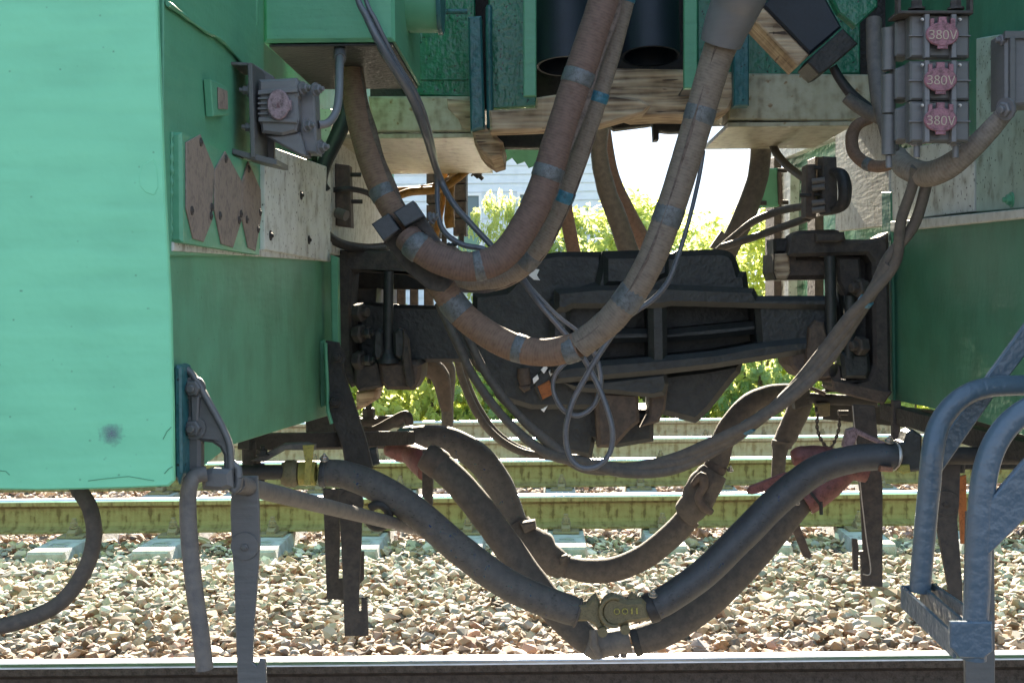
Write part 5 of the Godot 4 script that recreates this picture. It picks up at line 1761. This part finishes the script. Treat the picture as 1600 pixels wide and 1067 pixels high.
	# pipework behind on the left
	t = thing("brake_pipe", "dark brake pipe and cock running behind the diagonal strut to the teal tape", "pipe", P(520, 700, 3.2))
	rod(P(390, 690, 3.05), P(628, 688, 3.3), 0.021, "pipe", M.dark_brown, t, 16)
	hose([[556, 672, 3.24, 14], [582, 674, 3.24, 16], [612, 660, 3.24, 18], [634, 650, 3.24, 18], [640, 664, 3.24, 12]], "cock_handle", M.dark_brown, t, 10)
	rod(P(558, 660, 3.35), P(632, 658, 3.35), 0.016, "rear_rod", M.dark_brown, t, 10)
	bolt(t, P(576, 656, 3.3), Vector3(0, 1, 0), 0.016, 0.03, M.dark, "nut")
	st = mb()
	plate(st, [[476, 650], [520, 640], [524, 680], [500, 690], [478, 684]], 3.1, 0.05, 0.004)
	build(st, "pipe_clip", M.dark, t)
	t = thing("red_valve", "faded red valve body partly hidden behind the far brake hose", "valve", P(650, 735, 3.1))
	st = mb()
	var v := smooth([[P(606, 702, 3.12), 0.014], [P(622, 706, 3.1), 0.024], [P(640, 708, 3.08), 0.028], [P(654, 718, 3.04), 0.03], [P(668, 736, 3.0), 0.026]], 4)
	tube(st, v[0], v[1], 16, 0.25)
	build(st, "valve_body", M.red, t)

	# red valve on the right
	t = thing("red_valve", "red painted valve with a red handle behind the front black hose", "valve", P(1280, 790, 2.75))
	st = mb()
	v = smooth([[P(1238, 716, 2.74), 0.014], [P(1252, 714, 2.74), 0.024], [P(1280, 716, 2.74), 0.027], [P(1310, 722, 2.74), 0.028], [P(1330, 730, 2.74), 0.026], [P(1356, 738, 2.74), 0.022]], 4)
	tube(st, v[0], v[1], 18, 0.12)
	build(st, "valve_body", M.red, t)
	st = mb()
	v = smooth([[P(1318, 734, 2.72), 0.03], [P(1296, 756, 2.71), 0.03], [P(1276, 772, 2.71), 0.031], [P(1258, 784, 2.71), 0.029]], 4)
	tube(st, v[0], v[1], 18, 0.05)
	build(st, "outlet", M.red, t)
	band_clamp([[1318, 734, 2.72, 44], [1276, 770, 2.71, 46], [1258, 784, 2.71, 44]], 0.6, 0.66, M.dark, t, [])
	st = mb()
	plate(st, [[1168, 766], [1172, 760], [1228, 738], [1240, 740], [1246, 752], [1232, 760], [1176, 773], [1169, 772]], 2.68, 0.012, 0.003)
	build(st, "handle", M.red, t)
	st = mb()
	plate(st, [[1318, 698], [1324, 672], [1336, 668], [1344, 672], [1386, 692], [1380, 697], [1342, 680], [1334, 700]], 2.66, 0.02, 0.002)
	build(st, "guard", M.pink_grey, t)
	rod(P(1283, 784, 2.66), P(1284, 804, 2.66), 0.004, "hanging_screw", M.dark, t, 8)
	# yellow marked coupling on the right
	t = thing("end_cock", "end cock with a yellow painted patch beside the step's left pipe", "valve", P(1420, 740, 2.45))
	st = mb()
	plate(st, [[1400, 694], [1414, 690], [1418, 676], [1428, 671], [1442, 680], [1441, 736], [1420, 738], [1404, 728]], 2.44, 0.05, 0.004)
	build(st, "body", M.cast, t)
	st = mb()
	plate(st, [[1406, 726], [1422, 726], [1424, 738], [1412, 741], [1404, 736]], 2.433, 0.02, 0.002)
	build(st, "yellow_patch", M.yellow, t)
	rod(P(1424, 712, 2.47), P(1640, 712, 2.47), 0.0165, "pipe", M.dark, t, 14)
	st = mb()
	plate(st, [[1496, 708], [1520, 708], [1526, 716], [1600, 716], [1600, 734], [1508, 734]], 2.6, 0.05, 0.003)
	build(st, "pipe_bracket", M.dark, t)
	rod(P(1502, 718, 2.55), P(1500, 738, 2.55), 0.01, "stem", M.dark, t, 10)

	# rear pipe, chain and fittings behind the valve
	t = thing("dusty_pipe", "sunlit dusty pipe with a collar slanting behind the twin cable", "pipe", P(1215, 770, 3.3))
	hose([[1256, 620, 3.35, 34], [1244, 650, 3.34, 36], [1230, 680, 3.33, 34], [1222, 694, 3.32, 28], [1218, 715, 3.3, 22], [1215, 760, 3.3, 20], [1214, 800, 3.3, 20]], "pipe", M.hose_dusty, t, 16, 0.08)
	st = mb()
	lathe(st, [[0.016, -0.012], [0.026, -0.008], [0.026, 0.008], [0.016, 0.012]], P(1222, 694, 3.32), Vector3(0.15, 1, 0), 16)
	build(st, "collar", M.hose_dusty, t)
	st = mb()
	plate(st, [[1240, 612], [1266, 606], [1268, 634], [1244, 640]], 3.25, 0.05, 0.004)
	build(st, "bracket", M.dark, t)
	t = thing("valve_rod", "dark horizontal rod with nuts and a small block above the chain", "rod", P(1310, 650, 3.3))
	rod(P(1266, 622, 3.2), P(1372, 628, 3.15), 0.013, "rod", M.dark, t, 12)
	st = mb()
	plate(st, [[1278, 632], [1298, 630], [1298, 650], [1280, 652]], 3.15, 0.04, 0.003)
	build(st, "block", M.brass_dirty, t)
	for q in [[1274, 640], [1310, 645]]: rod(P(q[0], q[1], 3.16), P(q[0] + 16, q[1], 3.16), 0.006, "pin", M.dark, t, 8)
	for y in [604, 612]: bolt(t, P(1297, y, 3.18), Vector3(0, 1, 0), 0.013, 0.01, M.dark, "nut")
	rod(P(1266, 606, 3.1), P(1290, 616, 3.1), 0.005, "cotter", M.cast_rust, t, 8)
	t = thing("chain", "small iron chain hanging in a U below the rod", "chain", P(1295, 700, 3.14))
	var path := smooth([[P(1279, 648, 3.13), 0], [P(1277, 665, 3.13), 0], [P(1282, 684, 3.13), 0], [P(1292, 698, 3.13), 0], [P(1300, 698, 3.13), 0], [P(1307, 684, 3.13), 0], [P(1312, 666, 3.13), 0], [P(1312, 648, 3.13), 0]], 4)
	chain_links(t, path[0])
	t = thing("chain", "short iron chain hanging beside the step's right pipe", "chain", P(1570, 715, 2.4))
	path = smooth([[P(1585, 672, 2.4), 0], [P(1580, 690, 2.4), 0], [P(1572, 706, 2.4), 0], [P(1568, 722, 2.4), 0]], 6)
	chain_links(t, path[0])

	# step with its two bent pipes
	t = thing("boarding_step", "blue grey boarding step hung from two bent pipes at the right edge", "step", P(1500, 1030, 1.9))
	hose([[1640, 603, 1.98, 32], [1600, 602, 1.97, 32], [1540, 606, 1.96, 32], [1500, 624, 1.95, 33], [1470, 660, 1.95, 34], [1458, 705, 1.94, 35], [1453, 760, 1.94, 35], [1446, 830, 1.94, 34], [1438, 925, 1.94, 33]], "pipe", M.blue_grey, t, 24, 0.04)
	hose([[1720, 612, 1.72, 36], [1660, 620, 1.72, 37], [1600, 644, 1.72, 38], [1560, 685, 1.72, 39], [1540, 740, 1.72, 40], [1532, 820, 1.72, 41], [1528, 920, 1.72, 40], [1522, 1030, 1.72, 39]], "pipe", M.blue_grey, t, 24, 0.04)
	st = mb()
	plate(st, [[1545, 586], [1600, 510], [1640, 455], [1680, 455], [1600, 560], [1560, 612], [1470, 742], [1466, 735], [1470, 690]], 1.99, 0.012, 0.002)
	build(st, "gusset", M.blue_grey, t)
	st = mb()
	plate(st, [[1546, 785], [1600, 722], [1680, 640], [1700, 700], [1600, 815], [1546, 868], [1532, 870], [1528, 850]], 1.705, 0.012, 0.002)
	build(st, "gusset", M.blue_grey, t)
	# tread: three bars running from the rear pipe to the front one
	var bars := [[[1410, 918], [1488, 988]], [[1440, 916], [1506, 970]], [[1458, 914], [1524, 956]]]
	for i in 3:
		var q: Array = bars[i]
		st = mb()
		var p0 := P(q[0][0], q[0][1], 1.96 - 0.0 * i)
		var p1 := P(q[1][0] + 6, q[1][1] + 8, 1.75)
		bar(st, p0 - Vector3(0, 0.013, 0), p1 - Vector3(0, 0.013, 0), 0.005, 0.032)
		build(st, "tread_bar", M.blue_grey, t)
	st = mb()
	plate(st, [[1410, 916], [1466, 912], [1466, 922], [1412, 926]], 1.955, 0.006, 0.001)
	build(st, "tread_end", M.blue_grey, t)
	st = mb()
	plate(st, [[1486, 972], [1552, 972], [1553, 1018], [1538, 1030], [1500, 1028], [1486, 1012]], 1.702, 0.01, 0.002)
	build(st, "foot_plate", M.blue_grey, t)

func slat(label: String, m: Material, d: float, thick: float, px: Array, joint: Array) -> void:
	var t := thing("hanging_slat", label, "slat", P(px[0][0], px[px.size() / 2][1], d), "hanging slats below the carriages")
	var st := mb()
	plate(st, px, d, thick, 0.0012)
	build(st, "strip", m, t)
	if joint.size() > 0:
		st = mb()
		var r: float = joint[2] / FOCAL * d
		lathe(st, [[0, -0.003], [r * 0.97, -0.003], [r, -0.001], [r, 0.004], [0, 0.004]], P(joint[0], joint[1], d), Vector3(0, 0, -1), 26)
		build(st, "joint_disc", m, t)
		bolt(t, P(joint[0], joint[1] + 2, d - 0.003), Vector3(0, 0, 1), 0.005, 0.004, m, "rivet", false)

func chain_links(parent: Node3D, pts: Array) -> void:
	for i in range(0, pts.size() - 1):
		var a: Vector3 = pts[i]
		var b: Vector3 = pts[i + 1]
		var c := (a + b) * 0.5
		var t := (b - a).normalized()
		var s := t.cross(Vector3(0, 0, 1)).normalized() if i % 2 == 0 else Vector3(0, 0, 1)
		var ring := []
		var hl := (b - a).length() * 0.68
		for k in 11:
			var an := TAU * k / 10
			ring.append(c + t * cos(an) * hl + s * sin(an) * hl * 0.55)
		var st := mb()
		tube(st, ring, 0.0022, 6, 0.0, false)
		build(st, "link", M.dark_brown, parent)

# ---------------------------------------------------------------- cables and posts on the far side of the gap
func far_side() -> void:
	var o: MeshInstance3D
	o = hose([[942, 190, 3.9, 24], [936, 235, 3.9, 26], [946, 290, 3.9, 30], [966, 345, 3.9, 32], [985, 400, 3.9, 32]], "far_cable", M.cable, null, 14, 0.06)
	metas(o, "thick grey cable slanting left of the sky gap behind the coupler", "cable", "cables on the far side")
	o = hose([[944, 200, 4.0, 20], [955, 270, 4.0, 24], [980, 330, 4.0, 26], [1005, 375, 4.0, 26], [1020, 400, 4.0, 26]], "far_cable", M.wound_red, null, 14, 0.06)
	metas(o, "brown cable just right of the slanting grey far cable", "cable", "cables on the far side")
	o = hose([[880, 300, 4.0, 22], [888, 350, 4.0, 22], [898, 400, 4.0, 22]], "far_cable", M.wound_red, null, 14, 0.06)
	metas(o, "short brown far cable between the thick jumper cables and the coupler", "cable", "cables on the far side")
	o = hose([[1190, 196, 3.4, 34], [1190, 230, 3.4, 33], [1182, 285, 3.42, 33], [1160, 345, 3.46, 34], [1132, 400, 3.5, 34]], "far_cable", M.cable, null, 16, 0.08)
	metas(o, "thick grey cable hanging from the right soffit at the edge of the sky", "cable", "cables on the far side")
	o = hose([[1202, 205, 3.3, 12], [1212, 236, 3.3, 13], [1232, 260, 3.2, 13], [1262, 282, 3.05, 13]], "far_cable", M.cable, null, 12, 0.02)
	metas(o, "thin grey cable from the right soffit down to the two plate connector", "cable", "cables on the far side")
	o = hose([[1264, 322, 3.0, 12], [1225, 328, 3.1, 12], [1180, 345, 3.2, 12], [1145, 372, 3.3, 12], [1122, 392, 3.35, 12]], "far_cable", M.cable, null, 12, 0.02)
	metas(o, "upper of two thin cables running left from the two plate connector", "cable", "cables on the far side")
	o = hose([[1264, 340, 3.0, 12], [1225, 354, 3.1, 12], [1180, 370, 3.2, 12], [1130, 386, 3.3, 12]], "far_cable", M.cable, null, 12, 0.02)
	metas(o, "lower of two thin cables running left from the two plate connector", "cable", "cables on the far side")
	var st := mb()
	plate(st, [[1110, 386], [1128, 360], [1136, 368], [1124, 392]], 3.4, 0.03, 0.003)
	o = build(st, "far_clip", M.steel_dusty)
	metas(o, "small lit metal clip on top of the coupler at the right", "clip")
	# left far side
	o = hose([[690, 565, 3.6, 22], [700, 580, 3.6, 24], [699, 640, 3.6, 19], [700, 735, 3.6, 18]], "far_pipe", M.cable, null, 14, 0.02)
	metas(o, "upright grey pipe behind the left coupler shank, bent at its top", "pipe")
	o = hose([[652, 570, 3.5, 26], [668, 572, 3.5, 34], [688, 590, 3.52, 30], [697, 640, 3.55, 17]], "far_strap", M.cast_rust, null, 12, 0.02)
	metas(o, "bent dark strap leading into the upright grey pipe", "strap")
	var w := thing("drooping_cable", "thin dark double cable drooping under the coupler's left side", "cable", P(850, 716, 3.3))
	hose([[714, 560, 3.4, 11], [722, 592, 3.4, 12], [742, 640, 3.38, 12], [772, 680, 3.36, 12], [815, 706, 3.34, 12], [870, 714, 3.3, 12], [920, 716, 3.25, 12]], "strand", M.cable, w, 10, 0.0)
	hose([[722, 560, 3.42, 8], [732, 600, 3.42, 8], [752, 642, 3.4, 8], [782, 680, 3.38, 8], [825, 704, 3.35, 8], [880, 710, 3.3, 8]], "strand", M.cable, w, 10, 0.0)
	var y := thing("yellow_cable", "pair of dirty yellow cables running to a dark connector below the left soffit", "cable", P(690, 310, 3.7))
	hose([[610, 312, 3.6, 12], [640, 300, 3.65, 13], [690, 294, 3.7, 13], [730, 266, 3.75, 12]], "strand", M.yellow_cable, y, 12, 0.0)
	hose([[610, 298, 3.66, 11], [650, 296, 3.7, 12], [690, 288, 3.75, 12], [728, 262, 3.8, 11]], "strand", M.yellow_cable, y, 12, 0.0)
	y = thing("yellow_cable", "two dirty yellow cables hanging behind the grey wire", "cable", P(700, 360, 3.7))
	hose([[712, 240, 3.78, 11], [704, 300, 3.78, 12], [702, 340, 3.76, 17], [704, 356, 3.76, 14]], "strand", M.yellow_cable, y, 12, 0.0)
	hose([[696, 240, 3.8, 9], [692, 310, 3.8, 9], [684, 350, 3.8, 10], [680, 372, 3.8, 10]], "strand", M.yellow_cable, y, 12, 0.0)
	var k := thing("cable_connector", "dark tilted cable connector under the left soffit above the house", "connector", P(740, 265, 3.8))
	st = mb()
	plate(st, [[708, 246], [728, 232], [746, 254], [728, 268]], 3.8, 0.06, 0.003)
	build(st, "housing", M.dark, k)
	st = mb()
	plate(st, [[722, 228], [738, 212], [762, 242], [754, 252]], 3.78, 0.06, 0.003)
	build(st, "housing", M.dark, k)
	bolt(k, P(742, 268, 3.78), Vector3(0.7, -0.7, 0), 0.012, 0.02, M.dark)
	st = mb()
	plate(st, [[752, 248], [762, 240], [766, 252], [758, 260]], 3.77, 0.03, 0.002)
	build(st, "tip", M.steel_dusty, k)
	var s := thing("socket_stack", "dark stack of socket boxes on the far side of the left carriage", "socket", P(718, 370, 4.0))
	for i in 4:
		st = mb()
		plate(st, [[708, 262 + i * 27], [728, 260 + i * 27], [728, 286 + i * 27], [708, 286 + i * 27]], 4.0, 0.1, 0.003)
		build(st, "housing", M.dark_brown, s)
		st = mb()
		plate(st, [[666, 266 + i * 27], [688, 266 + i * 27], [688, 290 + i * 27], [666, 290 + i * 27]], 4.05, 0.1, 0.003)
		build(st, "housing", M.dark_brown, s)
	for x in [694, 721]: rod(P(x, 366, 4.0), P(x, 384, 4.0), 0.008, "stud", M.dark, s, 8)
	rod(P(695, 236, 3.95), P(695, 300, 3.95), 0.02, "feed_pipe", M.dark_brown, s, 12)
	o = hose([[676, 235, 3.85, 4], [668, 250, 3.85, 4], [666, 266, 3.85, 4], [672, 270, 3.85, 4]], "wire_hook", M.dark, null, 8, 0.0)
	metas(o, "thin dark wire hook hanging under the left soffit", "hook")
	# far edge of the left carriage end: stanchions seen between carrier and coupler
	for q in [[620, 632, "left of three far posts seen above the left coupler shank"], [640, 652, "middle of three far posts seen above the left coupler shank"], [662, 676, "right of three far posts seen above the left coupler shank"]]:
		st = mb()
		plate(st, [[q[0], 395], [q[1], 395], [q[1], 490], [q[0], 490]], 4.3, 0.04, 0.003)
		o = build(st, "far_post", M.cast_rust)
		metas(o, q[2], "post", "far posts")

func _ready() -> void:
	rng.seed = 20240611
	# camera
	var cam := Camera3D.new()
	cam.name = "camera"
	add_child(cam)
	cam.projection = Camera3D.PROJECTION_FRUSTUM
	cam.near = 0.1
	cam.far = 900.0
	cam.size = 0.1 * 1067.0 / FOCAL
	cam.frustum_offset = Vector2((800.0 - AXIS.x) / FOCAL * 0.1, (AXIS.y - 533.5) / FOCAL * 0.1)
	cam.position = Vector3(0, EYE, 0)
	cam.rotation.z = -ROLL
	cam.current = true
	# sky and exposure
	var env := Environment.new()
	var sky := Sky.new()
	var sm := ProceduralSkyMaterial.new()
	sm.sky_top_color = Color(0.54, 0.645, 0.79)
	sm.sky_horizon_color = Color(0.82, 0.87, 0.92)
	sm.sky_curve = 0.18
	sm.ground_horizon_color = Color(0.75, 0.74, 0.7)
	sm.ground_bottom_color = Color(0.35, 0.33, 0.3)
	sm.sky_energy_multiplier = 0.6
	sm.sun_angle_max = 1.0
	sky.sky_material = sm
	env.background_mode = Environment.BG_SKY
	env.sky = sky
	env.tonemap_mode = Environment.TONE_MAPPER_LINEAR
	env.tonemap_exposure = 8.2
	env.sdfgi_enabled = true
	env.ssao_enabled = true
	env.ssil_enabled = true
	var we := WorldEnvironment.new()
	we.name = "environment"
	we.environment = env
	add_child(we)
	# sun, low behind the train
	var sun := DirectionalLight3D.new()
	sun.name = "sun"
	sun.light_energy = 1.6
	sun.light_color = Color(1.0, 0.94, 0.84)
	sun.light_angular_distance = 0.5
	sun.shadow_enabled = true
	add_child(sun)
	var e := deg_to_rad(25.0)
	var to_sun := Vector3(-0.008, sin(e), -cos(e)).normalized()
	sun.look_at_from_position(to_sun * 50.0, Vector3.ZERO, Vector3.UP)
	make_materials()
	print("materials ", Time.get_ticks_msec())
	setting()
	print("setting ", Time.get_ticks_msec())
	left_carriage()
	right_carriage()
	crossing()
	couplers()
	jumper_cables()
	air_hoses()
	levers_and_slats()
	far_side()
